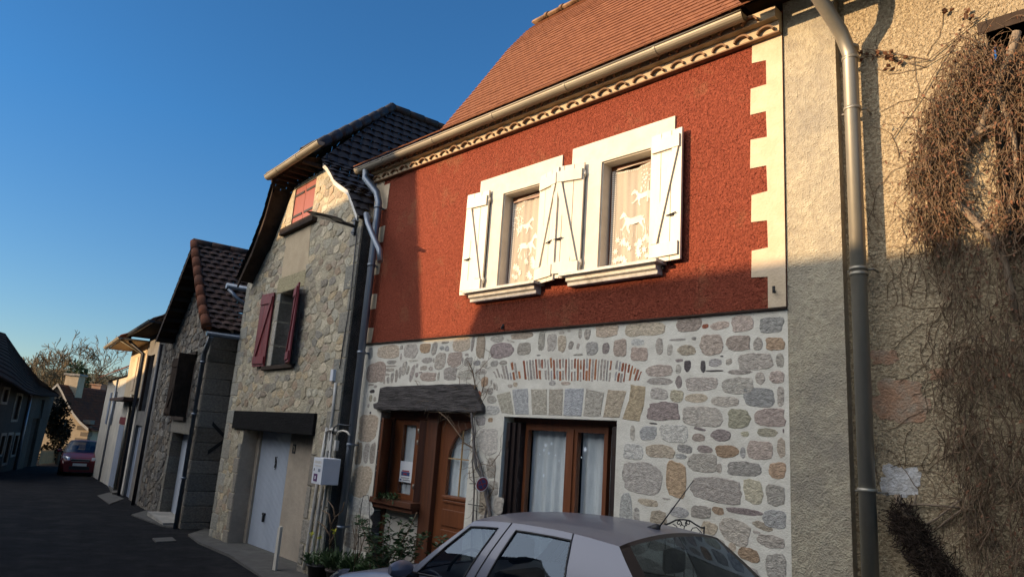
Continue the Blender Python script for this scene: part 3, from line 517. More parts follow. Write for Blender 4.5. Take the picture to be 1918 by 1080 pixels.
mb=MB(); A=[Vector((rp(k/20,2)+.01,rp(k/20,0),rp(k/20,1)-.02)) for k in range(21)]; Bk=[Vector((p.x+.05,2*prof[-1][0]-p.y,p.z)) for p in A]
mb.grid([A,Bk],smooth=False); mb.grid([[Vector((-2.5,p.y,p.z)) for p in Bk],Bk],smooth=False); mb.grid([[Vector((-2.5,p.y,p.z)) for p in A],[Vector((p.x,p.y,p.z-.03)) for p in A]],smooth=False)
mb.build('roof_underside','rust_tile',red)
mb=MB(); yr,zr=prof[-1][0],prof[-1][1]; x=prof[-1][2]-.1
while x<-2.4:
    n=8; mb.prof(W0,[(yr+.11*math.cos(math.pi*k/n),zr-.02+.10*math.sin(math.pi*k/n)) for k in range(n+1)],x,x+.38,smooth=True); mb.prof(W0,[(yr+.13*math.cos(math.pi*k/n),zr-.02+.12*math.sin(math.pi*k/n)) for k in range(n+1)],x+.33,x+.40,smooth=True); x+=.38
mb.build('ridge_tiles','canal_tile',red)
gutter(F3,'gutter',red,-9.20,-2.72,-.245,5.775,.066)
dp=MB(); gx=-9.30
P_=[F3(-8.95,-.245,5.73),F3(-8.95,-.24,5.60),F3(-8.72,-.15,5.34),F3(-8.67,-.13,5.18),F3(-8.67,-.13,-.25)]
dp.tube(P_,.054,12); 
for z_ in (5.10,4.2,2.9,1.6,.5): dp.tube([F3(-8.67,-.13,z_-.02),F3(-8.67,-.13,z_+.02)],.062,12); dp.box(F3,-8.68,-8.66,-.09,0,z_-.012,z_+.012)
dp.build('downpipe','grey_pipe',red)
# doorway: beam, narrow window, door
BP=[(712,726),(724,723),(790,721),(840,719),(880,718),(886,722),(893,742),(902,760),(903,771),(888,772),(830,770),(770,768),(716,768),(700,765),(699,756),(708,752)]
mb=MB(); P=[F3.px(*p,-.06) for p in BP]; Q=[]
for a,b in zip(P,P[1:]+P[:1]):
    for k in range(4): f=k/4; Q.append((a[0]+(b[0]-a[0])*f,a[1]+(b[1]-a[1])*f+.012*mn.noise(Vector((a[0]+(b[0]-a[0])*f*9,3,a[1]*7)))))
mb.prism(F3,Q,-.07,.28); bm_=mb.build('lintel','weathered_beam',red,bev=.02); bm_['label']='weathered grey oak beam over the door'
V_=.27
def pb(mb,x0,y0,x1,y1,v0,v1,xr=None):   # box from pixels read on plane v0
    a=F3.px(x0,(y0+y1)/2,v0)[0]; b=F3.px(x1,(y0+y1)/2,v0)[0]; c=F3.px((x0+x1)/2,y0,v0)[1]; d=F3.px((x0+x1)/2,y1,v0)[1]; mb.box(F3,a,b,v0,v1,d,c)
zg=gz(-7.2)-.05; D0=pu(829,850,.2); D1=rr-.01; post0=pu(802,850,.2); post1=pu(823,850,.2); zs=pw(745,933,.2)
mb=MB(); mb.box(F3,post0,post1,.13,.27,zg,rt); mb.box(F3,rl+.015,post0,.15,.27,rt-.10,rt); mb.box(F3,post1,rr,.16,.27,rt-.09,rt); mb.box(F3,rl+.015,rl+.09,.16,.27,zg,rt-.10); mb.build('doorway_frame','dark_oak',red,bev=.004)
win=thing_part('window',red); gx0,gx1=pu(753,850,.22),pu(777,850,.22); 
mb=MB(); mb.wall(F3,rect(rl+.09,post0,zs,rt-.10),[rect(gx0,gx1,zs+.07,rt-.18)],.20,.06); mb.build('frame','oak',win,bev=.003)
mb=MB(); mb.box(F3,gx0,gx1,.225,.231,zs+.07,rt-.18); mb.build('pane','pane',win)
mb=MB(); mb.box(F3,rl-.03,post0+.02,-.02,.27,zs-.07,zs); mb.box(F3,rl+.0,post0,.02,.2,zs-.13,zs-.07); mb.build('sill','dark_oak',win,bev=.004)
mb=MB(); mb.box(F3,rl+.09,post0,.19,.23,zg,zs-.07); mb.build('lower_panel','fog_white',win)
sh=F3.sub(rl+.06,.15,0,58); mb=MB(); mb.box(sh,0,.30,-.02,.012,zs+.01,rt-.11); mb.box(sh,.04,.26,-.028,-.02,zs+.06,rt-.5); s_=mb.build('shutter','oak',red,bev=.003); s_['label']='brown shutter folded back beside the narrow window'
h=MB(); h.tube([sh(.24,-.03,zs+.42),sh(.24,-.06,zs+.42),sh(.17,-.06,zs+.42)],.009,6); h.build('handle','zinc',s_)
mb=MB(); sh2=F3.sub(post0-.005,.16,0,-62); mb.box(sh2,-.11,0,-.02,.012,zs+.01,rt-.11); s_=mb.build('shutter','dark_oak',red,bev=.003)
h=MB(); 
for z_ in (zs+.2,zs+.75,rt-.25): h=MB(); h.tube([sh2(-.12,-.0,z_-.03),sh2(-.12,-.0,z_+.03)],.011,6); h.build('hinge','zinc',s_)
door=thing_part('door',red); ar=[]; ga,gb=pu(838,870,.2),pu(879,870,.2); gt,gb_=pw(872,800,.2),pw(860,930,.2)
n=10; hole=[(ga,gb_),(gb,gb_)]+[(gb-(gb-ga)*(1-math.cos(k/n*math.pi/2)), gt-(gt-gb_)*0-(gt-(gb_+(gt-gb_)*.52))*0 ) for k in range(0)]
hz=gb_+(gt-gb_)*.50; hole=[(ga,gb_),(gb,gb_),(gb,gt)]+[(gb+(ga-gb)*math.sin(k/n*math.pi/2),hz+(gt-hz)*math.cos(k/n*math.pi/2)) for k in range(1,n+1)]
mb=MB(); mb.wall(F3,rect(post1,D1,zg+.03,rt-.09),[hole],.20,.05)
for a,b in ((.05,.075),(.14,.30),(.34,.50)):
    z1_=gb_-a*1.2; z0_=gb_-b*1.2; mb.box(F3,ga-.01,gb+.01,.185,.2,z0_,z1_)
mb.box(F3,ga-.03,gb+.03,.18,.2,gb_-.045,gb_-.01); mb.build('door_leaf','oak',door,bev=.004)
mb=MB(); mb.box(F3,ga-.02,gb+.02,.225,.23,gb_-.02,gt+.02); mb.build('pane','pane',door)
mb=MB(); mb.box(F3,ga,gb,.205,.222,hz+.02,hz+.035); mb.box(F3,(ga+gb)/2+.03,(ga+gb)/2+.045,.205,.222,gb_,gt-.02); mb.build('glazing_bar','brass' if 'brass' in M else 'picket',door)
# ground floor window with folded shutters
win=thing_part('window',red); fv=.17; sc0=pu(985,880,fv); sc1=pu(1129,880,fv)
mb=MB(); mb.wall(F3,rect(sc0-.05,sc1+.05,bwb,bwt-.05),[rect(sc0,pu(1057,880,fv),bwb+.1,bwt-.13),rect(pu(1079,880,fv),sc1,bwb+.1,bwt-.13)],fv,.06); mb.box(F3,pu(1063,880,fv),pu(1073,880,fv),fv-.018,fv,bwb+.06,bwt-.1); mb.build('frame','oak',win,bev=.004)
mb=MB(); mb.box(F3,sc0,sc1,fv+.025,fv+.031,bwb+.08,bwt-.10); mb.build('pane','pane',win)
mb=MB(); mb.box(F3,bw0,bw1,.16,.28,bwt-.05,bwt-.001); mb.build('head_board','dark_oak',win); mb=MB(); mb.box(F3,bw0-.03,bw1+.03,-.06,.28,bwb-.08,bwb); mb.build('sill','dark_oak',win)
for (a,b,dg,sd) in ((bw0+.015,sc0-.03,66,1),(bw1-.015,sc1+.03,-66,-1)):
    f=F3.sub(a,.02,0,0); mb=MB()
    if sd>0:
        for k in range(3): mb.box(F3,bw0+.02+k*.055,bw0+.07+k*.055,.035+k*.03,.16,bwb+.02,bwt-.06)
        mb.box(F3,bw0+.19,sc0-.04,.15,.168,bwb+.02,bwt-.06)
    else:
        for k in range(2): mb.box(F3,bw1-.055-k*.05,bw1-.012-k*.05,.035+k*.03,.16,bwb+.02,bwt-.06)
    s_=mb.build('shutter','dark_shutter',red,bev=.003)
    for z_ in (bwt-.3,(bwt+bwb)/2,bwb+.4): h=MB(); h.box(F3,(bw0+.03 if sd>0 else bw1-.05),(bw0+.06 if sd>0 else bw1-.02),.025,.036,z_-.04,z_+.04); h.build('hinge','old_wood',s_)
for nm,(a,b,c,d,v,lab) in {'a':(sc0-.03,pu(1060,880,fv),bwb+.05,bwt-.12,.29,'left half of the gathered sheer curtains in the large ground-floor window'),'b':(pu(1076,880,fv),sc1+.03,bwb+.05,bwt-.12,.29,'right half of the gathered sheer curtains in the large ground-floor window')}.items():
    mb=MB(); n=int((b-a)/.012)
    mb.grid([[F3(a+(b-a)*i/n,v+.022*math.sin(i*.55+.4*math.sin(i*.21)+j*.05)*(.5+.5*j/10),d-(d-c)*j/10+ (.012*math.cos(i*.9) if j==0 else 0)) for i in range(n+1)] for j in range(11)])
    t=tag(own(mb.build('sheer_curtain','sheer_cloth'),F3(a,v,c)),lab,'curtain','sheer curtains of the ground floor')
mb=MB(); mb.grid([[F3(gx0-.05+(gx1-gx0+.1)*i/20,.27+.008*math.sin(i*1.1),rt-.15-(rt-.2-zs)*j/4) for i in range(21)] for j in range(5)]); tag(own(mb.build('sheer_curtain','sheer_cloth'),F3(gx0,.27,zs)),'plain pale curtain behind the narrow window beside the door','curtain')
mb=MB(); mb.grid([[F3(ga-.04+(gb-ga+.08)*i/24,.275+.012*math.sin(i*.95),gt+.03-(gt-gb_+.06)*j/4) for i in range(25)] for j in range(5)]); tag(own(mb.build('sheer_curtain','sheer_cloth'),F3(ga,.27,gb_)),'pale curtain behind the arched glass of the front door','curtain')
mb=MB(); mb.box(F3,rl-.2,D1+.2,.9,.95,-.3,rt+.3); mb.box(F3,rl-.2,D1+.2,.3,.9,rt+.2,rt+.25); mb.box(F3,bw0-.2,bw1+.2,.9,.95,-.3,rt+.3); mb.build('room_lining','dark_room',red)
# snow stars, hanging baubles, flyer
fl=[(1022,833,5,0),(1033,830,4.2,0),(1019,842,3.6,0),(1028,848,3.2,0),(1096,841,6,0),(1040,852,2.4,1),(1047,862,2.4,1),(1089,856,2.6,1),(1011,850,2.2,1),(1018,890,4.8,1),(1058,845,2,1)]
for x,y,r_,k in fl:
    v=fv+.018; u,w_=F3.px(x,y,v); s_=r_*.0044; mb=MB()
    if not k:
        for q in range(3):
            a=q*math.pi/3+.3; c_,d_=math.cos(a),math.sin(a); wd=s_*.2
            mb.prism(F3,[(u-c_*s_-d_*wd,w_-d_*s_+c_*wd),(u+c_*s_-d_*wd,w_+d_*s_+c_*wd),(u+c_*s_+d_*wd,w_+d_*s_-c_*wd),(u-c_*s_+d_*wd,w_-d_*s_-c_*wd)],v-.001*q,v+.003-.001*q)
        tag(own(mb.build('snowflake','frost_paper'),F3(u,v,w_)),'small pale snowflake stuck on the pane of the large ground-floor window','decoration','snowflakes on the large window')
    else:
        mb.prism(F3,[(u+s_*.6*math.cos(a*.785),w_+s_*.9*math.sin(a*.785)) for a in range(8)],v,v+.003); tag(own(mb.build('bauble','frost_paper'),F3(u,v,w_)),'small round paper bauble stuck on the pane of the large ground-floor window','decoration','round baubles on the large window')
v=.212; a=F3.px(749,862,v); b=F3.px(771,904,v); u0,u1=a[0]+.0,a[0]+.20; z1_=a[1]; z0_=b[1]
fly=thing('flyer','white flyer with a small red and blue picture inside the narrow window by the door','flyer',F3(u0,v,z0_)); u1=b[0]
mb=MB(); mb.box(F3,u0,u1,v,v+.002,z0_,z1_); mb.build('sheet','paper',fly)
W_=u1-u0;H_=z1_-z0_
for nm,m,x0,x1,y0,y1 in (('heading','ink_red',.25,.75,.50,.56),('picture','ink_blue',.2,.8,.30,.49),('picture','ink_red',.35,.6,.36,.42),('text_line','ink_black',.2,.8,.20,.222),('text_line','ink_black',.25,.75,.155,.17),('emblem','ink_blue',.12,.25,.06,.13),('text_line','ink_black',.35,.85,.08,.11)):
    mb=MB(); e=.0012 if m!='ink_red' or nm=='heading' else .002; mb.box(F3,u0+W_*x0,u0+W_*x1,v-e,v-.0002,z0_+H_*y0,z0_+H_*y1); mb.build(nm,m,fly)
def pack(mb,fr,u0,u1,w0,w1,inside,holes,cell,asp,cols,v,h,seed,gap=.012,rag=.010,drop=0.):
    r_=random.Random(seed); cw=cell*asp; nx=int((u1-u0)/cw)+1; ny=int((w1-w0)/cell)+1; S={}
    for i in range(-1,nx+1):
        for j in range(-1,ny+1):
            S[i,j]=(u0+(i+.5+(.25 if j%2 else -.25)+r_.uniform(-.36,.36))*cw,w0+(j+.5+r_.uniform(-.36,.36))*cell)
    for (i,j),(cx,cy) in S.items():
        if r_.random()<drop: continue
        if not inside(cx,cy) or any(a-.03<cx<b+.03 and c-.03<cy<d+.03 for a,b,c,d in holes): continue
        P=[(cx-cw*1.3,cy-cell*1.3),(cx+cw*1.3,cy-cell*1.3),(cx+cw*1.3,cy+cell*1.3),(cx-cw*1.3,cy+cell*1.3)]
        for di in (-2,-1,0,1,2):
            for dj in (-2,-1,0,1,2):
                if (di or dj) and (i+di,j+dj) in S:
                    ox,oy=S[i+di,j+dj]; nx_,ny_=(ox-cx)/asp**2,(oy-cy); l=math.hypot(nx_,ny_) or 1; mxx,myy=(ox+cx)/2,(oy+cy)/2; nx_/=l; ny_/=l
                    f=lambda p:(p[0]-mxx)*nx_+(p[1]-myy)*ny_+gap
                    Q=[]
                    for a,b in zip(P,P[1:]+P[:1]):
                        fa,fb=f(a),f(b)
                        if fa<=0: Q.append(a)
                        if fa*fb<0: t=fa/(fa-fb); Q.append((a[0]+(b[0]-a[0])*t,a[1]+(b[1]-a[1])*t))
                    P=Q
                    if len(P)<3: break
            if len(P)<3: break
        if len(P)<3: continue
        for a,b,c,d in holes:
            P=[((a if x<cx or cx<a else x) if False else x,y) for x,y in P]
            if cx<a: P=[(min(x,a),y) if c<y<d or c<cy<d else (x,y) for x,y in P]
            elif cx>b: P=[(max(x,b),y) if c<y<d or c<cy<d else (x,y) for x,y in P]
        Q=[]
        for a,b in zip(P,P[1:]+P[:1]):
            l=math.hypot(b[0]-a[0],b[1]-a[1]); k=max(1,int(l/.06))
            for q in range(k): t=(q+.15)/k; Q.append((a[0]+(b[0]-a[0])*t+r_.uniform(-rag,rag),a[1]+(b[1]-a[1])*t+r_.uniform(-rag,rag)))
        if len(Q)<5: continue
        if not all(inside(*p) for p in Q): Q=[((p[0]+cx)/2,(p[1]+cy)/2) if not inside(*p) else p for p in Q]
        if not all(inside(*p) for p in Q): continue
        stone(mb,fr,Q,v,h*r_.uniform(.5,1.4),cj(r_.choice(cols),.22))
# ------------------------------------------------------------ the roughcast house on the right
tan=thing('roughcast_house','house front of tan roughcast render at the right edge, overgrown by a dead creeper','house',(.6,5.66,gz(.6)))
TV=.085; ZT2=6.3
wx0=pu(1849,90,TV); wtop=pw(1849,62,TV); wbot=pw(1860,470,TV)
mb=MB(); mb.wall(F3,rect(-2.02,4.5,-.4,ZT2),[rect(wx0,wx0+1.1,wbot,wtop)],TV,.4,reveal=.25); mb.build('wall','tan_roughcast',tan)
mb=MB(); mb.box(F3,RX1+.003,-2.015,-.004,.4,-.4,ZT2); mb.build('render_pilaster','grey_render',tan)
mb=MB(); mb.box(F3,-2.5,4.5,3.,3.3,-.4,ZT2); mb.build('rear_wall','grey_render',tan)
W=thing_part('window',tan)
mb=MB(); mb.box(F3,wx0+.02,wx0+1.08,TV+.2,TV+.24,wbot,wtop-.02); mb.build('shutter_board','old_wood',W)
mb=MB(); mb.box(F3,wx0-.05,wx0+1.2,TV-.008,TV+.2,wtop,wtop+.10); mb.build('lintel','old_wood',W)
for nm,x0,y0,x1,y1,m,sd in (('orange_patch',1634,712,1738,792,'orange_patch',1),('orange_patch',1632,655,1682,682,'orange_patch',2),('pale_patch',1648,872,1722,928,'pale_patch',3),('orange_patch',1742,690,1790,712,'orange_patch',5)):
    a=F3.px((x0+x1)/2,(y0+y1)/2,TV); hw=(pu(x1,(y0+y1)/2,TV)-pu(x0,(y0+y1)/2,TV))/2; hh=(pw((x0+x1)/2,y0,TV)-pw((x0+x1)/2,y1,TV))/2
    mb=MB(); mb.prism(F3,blob(F3,a[0],a[1],hw,hh,0,.30,44,7,sd),TV-.004,TV+.01); mb.build('bare_masonry_patch',m,tan)
mb=MB(); mb.grid([[F3(-2.75,-.62,5.93),F3(4.6,-.62,5.93)],[F3(-2.75,2.2,8.2),F3(4.6,2.2,8.2)]],smooth=False); mb.box(F3,-2.75,4.6,-.60,TV,5.90,5.925); mb.build('eaves_boards','old_wood',tan)
mb=MB(); tiles(mb,lambda t:Vector((0,5.6-.66+2.9*t,5.955+2.33*t)),(1,0,0),ff(-2.78),ff(4.6),14,.24,lift=.02,curl=.02); mb.build('roof','brown_tile',tan)
gutter(F3,'gutter',tan,-2.82,4.6,-.60,5.86,.085,joints=1.6)
dp=MB(); px_=-1.875
dp.tube([F3(-2.02,-.60,5.80),F3(-2.02,-.60,5.70),F3(-1.99,-.50,5.55),F3(-1.91,-.16,5.30),F3(px_,-.075,5.12),F3(px_,-.065,-.3)],.058,16)
for y in (90,110,205,505,515,915): 
    z_=pw(1600,y,-.06); dp.tube([F3(px_,-.065,z_-.014),F3(px_,-.065,z_+.014)],.068,16)
for y in (505,205,918):
    z_=pw(1600,y,-.06); dp.tube([F3(px_-.10,-.02,z_),F3(px_+.10,-.02,z_)],.008,6); dp.tube([F3(px_+.09,-.02,z_),F3(px_+.09,TV,z_)],.008,6)
dp.build('downpipe','zinc',tan)
# ------------------------------------------------------------ rubble-stone gabled house
F2=Fr(-8.9,5.37,5.4); q2=F2.px
st=thing('rubble_stone_house','tall pale rubble-stone house with red shutters, a garage and a clipped gable roof','house',(-11.3,5.6,gz(-11.3)))
HL=-4.88; gl_=q2(450,850)[0]; gr_=q2(584,850)[0]; gt_=q2(515,806)[1]
lo=(q2(517,617)[0],q2(552,605)[0],q2(508,685)[1],q2(530,548)[1]); up=(q2(549,390)[0],q2(588.5,369)[0],q2(566,414)[1],q2(571,345)[1])
V4,V3_,V2_,V1_,V0_=[q2(*p,-.12) for p in ((694,390),(652,357),(627,333),(617,300),(603,268))]; HZ=q2(601,266,-.46)[1]; V0_=(V0_[0],HZ+.03); V1_=(V1_[0],min(V1_[1],HZ-.25)); V2_=(V2_[0],min(V2_[1],HZ-.55))
GLf=(q2(505,330,-.40)[0],HZ); L1,L2,L3=[q2(*p,-.30) for p in ((497,400),(474,462),(450,517))]
out=[(HL,-.6),(0,-.6),(0,V4[1]+.0),(V3_[0]-.0,V3_[1]-.03),(V2_[0],V2_[1]-.03),(V1_[0],V1_[1]-.03),(V0_[0],HZ-.10),(GLf[0]+.3,HZ-.10),(L1[0]+.15,L1[1]),(L2[0]+.12,L2[1]),(HL,L3[1]-.0)]
mb=MB(); mb.wall(F2,out,[rect(gl_,gr_,-.5,gt_),rect(*lo),rect(*up)],0,.45,reveal=.33); mb.build('gable_wall','bed',st)
mb=MB(); mb.colr((1,1,1))
pack(mb,F2,HL+.12,-.12,-.45,7.1,lambda u,w:inpoly(u,w,[(a+(.06 if a<-2.5 else -.04),b-.03) for a,b in out]),[(gl_-.16,gr_+.16,-1,gt_+.32),(lo[0]-.17,lo[1]+.17,lo[2]-.08,lo[3]+.3),(up[0]-.02,up[1]+.02,up[2]-.95,up[3]+.02)],.135,1.75,[(.56,.49,.36),(.52,.46,.35),(.59,.52,.39),(.48,.42,.32),(.56,.46,.31),(.40,.35,.28),(.47,.37,.27)],.002,.012,5,gap=.009,rag=.016,drop=.12)
mb.build('stonework','stones',st)
mb=MB(); mb.box(F2,-.45,-.0,.02,7,-.6,V4[1]-.05); mb.build('side_wall','shaded_stone',st)  # shade of the narrow gap put into the stone colour
mb=MB(); mb.box(F2,HL+.004,HL+.45,.45,7,-.6,L3[1]-.05); mb.build('side_wall','stone_block',st)
mb=MB(); z=-.5; i=0
while z<V4[1]-.35:                                     # dressed corner stones
    h=.24+rnd.random()*.16; wd=.16+.22*(i%2)+jit(.03); mb.colr(cj((.34,.32,.27),.12)); mb.box(F2,-wd,.004,-.014,.012,z,z+h-.012); z+=h; i+=1
z=-.5
while z<L3[1]-.3:
    h=.24+rnd.random()*.16; wd=.18+.22*(i%2)+jit(.03); mb.colr(cj((.40,.38,.32),.12)); mb.box(F2,HL-.008,HL+wd,-.012,.3,z,z+h-.012); z+=h; i+=1
mb.build('corner_stones','stones',st,bev=.012); mb=MB()
for (a,b) in ((lo[0]-.17,lo[0]),(lo[1],lo[1]+.17)):
    z=lo[2]
    while z<lo[3]: h=.26+rnd.random()*.2; mb.colr(cj((.42,.39,.33),.1)); mb.box(F2,a,b,-.010,.3,z,min(z+h-.01,lo[3])); z+=h
mb.colr((.46,.40,.25)); mb.box(F2,lo[0]-.2,lo[1]+.2,-.012,.3,lo[3]+.005,lo[3]+.30)
mb.build('window_stones','stones',st,bev=.012)
for (s_,u_) in ((-1,gl_),(1,gr_)):
    mb=MB(); z=-.5; 
    while z<gt_-.3:
        h=.26+rnd.random()*.2; wd=.14+.12*(i%2); mb.colr(cj((.34,.31,.26),.15)); a,b=(u_-wd,u_) if s_<0 else (u_,u_+wd); mb.box(F2,a,b,-.016,.1,z,min(z+h-.015,gt_-.28)); z+=h; i+=1
    mb.build('jamb_stones','stones',st,bev=.012)
pp=[q2(*p) for p in ((536,446),(583,421),(577,500),(572,512),(528,520),(530,500))]
mb=MB(); mb.prism(F2,[(a+jit(.01),b) for a,b in pp],-.008,.02); mb.build('smooth_render_patch','cream_render',st)
mb=MB(); mb.box(F2,q2(440,790)[0],q2(593,790)[0],-.05,.3,q2(515,809)[1],q2(515,771)[1]); s_=mb.build('lintel','tarred_beam',st,bev=.015); s_['label']='black beam over the garage door'
mb=MB(); dv=.30; dl,dr=q2(482,880,dv)[0],q2(547,830,dv)[0]; mb.wall(F2,rect(gl_,gr_,-.5,gt_),[rect(dl,dr,-.48,q2(510,812,dv)[1]+.05)],dv-.03,.1); mb.build('garage_infill','garage_render',st)
mb=MB(); mb.box(F2,gl_+.0,gl_+.012,.0,.27,-.5,gt_); mb.build('garage_reveal','garage_render',st); mb=MB(); mb.box(F2,gr_-.012,gr_,.0,.27,-.5,gt_); mb.build('garage_reveal','garage_render',st)
zg=gz(-11.2); gd=MB(); n=int((dr-dl)/.055); gtp=q2(510,812,dv)[1]+.05
for k in range(n):
    a=dl+(dr-dl)*k/n; b=dl+(dr-dl)*(k+1)/n; gd.prof(F2.sub(0,0,0,0),[(dv+.02,0)],0,0) if False else None
    gd.poly([F2(a,dv+.012,zg),F2(a+.04,dv+.012,zg),F2(a+.04,dv+.012,gtp),F2(a,dv+.012,gtp)]); gd.poly([F2(a+.04,dv+.012,zg),F2(a+.048,dv+.03,zg),F2(a+.048,dv+.03,gtp),F2(a+.04,dv+.012,gtp)]); gd.poly([F2(a+.048,dv+.03,zg),F2(b,dv+.012,zg),F2(b,dv+.012,gtp),F2(a+.048,dv+.03,gtp)])
gd=gd.build('garage_door','white_metal',st,normals=False)
mb=MB(); u_,w_=q2(494,966,dv); mb.box(F2,u_-.05,u_+.05,dv-.02,dv+.01,w_+.02,w_+.055); mb.box(F2,u_+.0,u_+.03,dv-.03,dv+.01,w_-.09,w_+.03); mb.build('handle','black_trim',gd)
mb=MB(); u_,w_=q2(516,864,dv); s_=.135                   # black curved emblem
def em(pts,o=0): mb.prism(F2,[(u_+x*s_,w_+y*s_) for x,y in pts],dv-.004-o,dv+.002)
em([(-.30,.62),(-.05,.55),(.25,.25),(.42,-.1),(.40,-.5),(.2,-1.0),(.05,-.98),(.24,-.55),(.26,-.2),(.12,.0),(-.12,-.28),(-.15,.15)]); em([(-.15,-.42),(.08,-.18),(.22,-.3),(.18,-.62),(.02,-.78),(-.12,-.66)]); em([(.15,.62),(.40,.66),(.42,.56),(.18,.5)]); em([(-.28,-.62),(-.18,-.6),(-.16,-.7),(-.26,-.72)])
mb.build('emblem','ink_black',gd)
mb=MB(); u_,w_=q2(551.5,840,dv-.03); mb.box(F2,u_-.055,u_+.055,dv-.042,dv-.03,w_-.075,w_+.075); np_=tag(own(mb.build('number_plaque','iron'),F2(u_,dv-.03,w_-.075)),'tiny black house-number plaque with the figure 7 beside the garage door','plaque')
mb=MB()
for a,b,c,d in ((-.02,.025,.03,.042),(.013,.025,-.04,.03)): mb.box(F2,u_+a,u_+b,dv-.045,dv-.0425,w_+c,w_+d)
dg=mb.build('digit','quoin_paint'); dg.parent=np_
for v_ in dg.data.vertices: v_.co-=np_.location
# red shutters, windows, sills
W=thing_part('window',st); mb=MB(); mb.wall(F2,rect(*lo),[rect(lo[0]+.12,lo[1]-.08,lo[2]+.1,lo[3]-.08)],.24,.05); mb.build('frame','dark_oak',W)
mb=MB(); mb.box(F2,lo[0]+.12,lo[1]-.08,.262,.268,lo[2]+.1,lo[3]-.08); mb.build('pane','pane',W)
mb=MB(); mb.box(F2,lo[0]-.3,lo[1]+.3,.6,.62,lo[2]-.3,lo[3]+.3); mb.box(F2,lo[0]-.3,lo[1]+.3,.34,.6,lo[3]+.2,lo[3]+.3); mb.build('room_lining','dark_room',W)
mb=MB(); a=q2(489,692,-.05)[0]; b=q2(547,684,-.05)[0]; mb.box(F2,a,b,-.06,.2,lo[2]-.075,lo[2]); mb.build('sill','old_wood',W,bev=.01)
z0,z1=q2(500,686)[1],q2(506,552)[1]
for (u_,side,ot,z0,z1,wd) in ((q2(508,618)[0],-1,6,z0,z1,.47),(q2(549,607)[0],1,16,q2(548,680)[1],q2(565,536)[1],.49)):
    s_,f,g=shutter(F2,u_,-.02,z0,z1,wd,side,ot,'red_shutter',st,planks=3,dirn=1)
W=thing_part('window',st)
mb=MB(); mb.box(F2,up[0],(up[0]+up[1])/2-.006,.02,.05,up[2],up[3]); mb.box(F2,up[0],up[1],.05,.06,up[2],up[3]); mb.build('shutter_leaf','faded_red_shutter',W)
mb=MB(); mb.box(F2,(up[0]+up[1])/2+.006,up[1],.02,.05,up[2],up[3]); mb.build('shutter_leaf','faded_red_shutter',W)
for zq in (up[2]+.18,up[3]-.14):
    for a_,b_ in ((up[0]-.04,(up[0]+up[1])/2-.05),((up[0]+up[1])/2+.05,up[1]+.02)): mb=MB(); mb.box(F2,a_,b_,.008,.02,zq-.02,zq+.02); mb.build('strap_hinge','iron',W)
mb=MB(); a=q2(527,440,-.05)[0]; b=q2(590,407,-.05)[0]; mb.box(F2,a,b,-.10,.2,up[2]-.15,up[2]-.02); mb.build('sill','old_wood',W,bev=.012)
# roof of the stone house
RU,RV,RZ=-3.09,1.85,8.5
def pl(P): 
    d=[0]
    for a,b in zip(P,P[1:]): d.append(d[-1]+math.hypot(b[0]-a[0],b[1]-a[1]))
    def f(t):
        s=t*d[-1]
        for k in range(len(P)-1):
            if s<=d[k+1] or k==len(P)-2: g_=(s-d[k])/(d[k+1]-d[k]); return (P[k][0]+(P[k+1][0]-P[k][0])*g_,P[k][1]+(P[k+1][1]-P[k][1])*g_)
    f.L=d[-1]; return f
rprof=pl([(.05,V4[1]-.03),V3_,V2_,V1_,V0_,(RU,RZ)]); lprof=pl([(L3[0]-.1,L3[1]-.05),L2,L1,GLf,(RU,RZ)])
def slope(nm,prof,tv,m,n,parent,fr=F2,v1=7.0,ve=-.13,tw=.24,curl=.022):
    mb=MB()
    def a0(t):
        w_=prof(t)[1]; return ve if w_<V0_[1] else ve+(RV-ve)*(w_-V0_[1])/(RZ-V0_[1])
    tiles(mb,lambda t:fr(prof(t)[0],0,prof(t)[1]),fr.n,a0,(lambda t:max(.12,min(v1,(-.10-prof(t)[0])/.094))),n,tw,lift=.03,curl=curl); return mb.build(nm,m,parent)
slope('roof_slope',rprof,0,'dark_tile',23,st,tw=.21); slope('roof_slope',lprof,0,'dark_tile',23,st,ve=-.35,tw=.21)
mb=MB(); hb=lambda t:F2(0,-.42+(RV+.42)*t,V0_[1]+.02+(RZ-V0_[1]-.02)*t)
tiles(mb,hb,F2.dx,lambda t:GLf[0]+(RU-GLf[0])*t,lambda t:V0_[0]+(RU-V0_[0])*t,9,.24,lift=.03,curl=.022); mb.build('roof_hip','dark_tile',st)
mb=MB()
for P,Q in ((F2(V0_[0],-.42,V0_[1]+.05),F2(RU,RV,RZ+.05)),(F2(GLf[0],-.42,GLf[1]+.05),F2(RU,RV,RZ+.05)),(F2(RU,RV,RZ+.05),F2(RU,7,RZ+.05))):
    n=max(3,int((Q-P).length/.36))
    for k in range(n): a=P.lerp(Q,k/n); b=P.lerp(Q,(k+1.08)/n); mb.tube([a,b],[.085,.10],8)
mb.build('ridge_tiles','dark_tile',st)
mb=MB()                                               # barge boards following the curved verges
for pr,vv,m_,fr_ in ((rprof,-.12,'pvc_white',.66),(lprof,-.30,'old_wood',.52)):
    mb=MB(); n=14; g=[[],[],[],[]]; bh=.075 if m_=='pvc_white' else .16
    for k in range(n+1):
        u_,w_=pr(k/n*fr_)
        if w_>HZ-.04: break
        for r_,(dv_,dw) in zip(g,((0,-.0),(0,-bh),(.03,-bh),(.03,0))): r_.append(F2(u_,vv+dv_,w_+dw))
    for a,b in ((0,1),(1,2),(2,3)): mb.grid([g[a],g[b]],smooth=False)
    mb.build('barge_board',m_,st)
mb=MB()
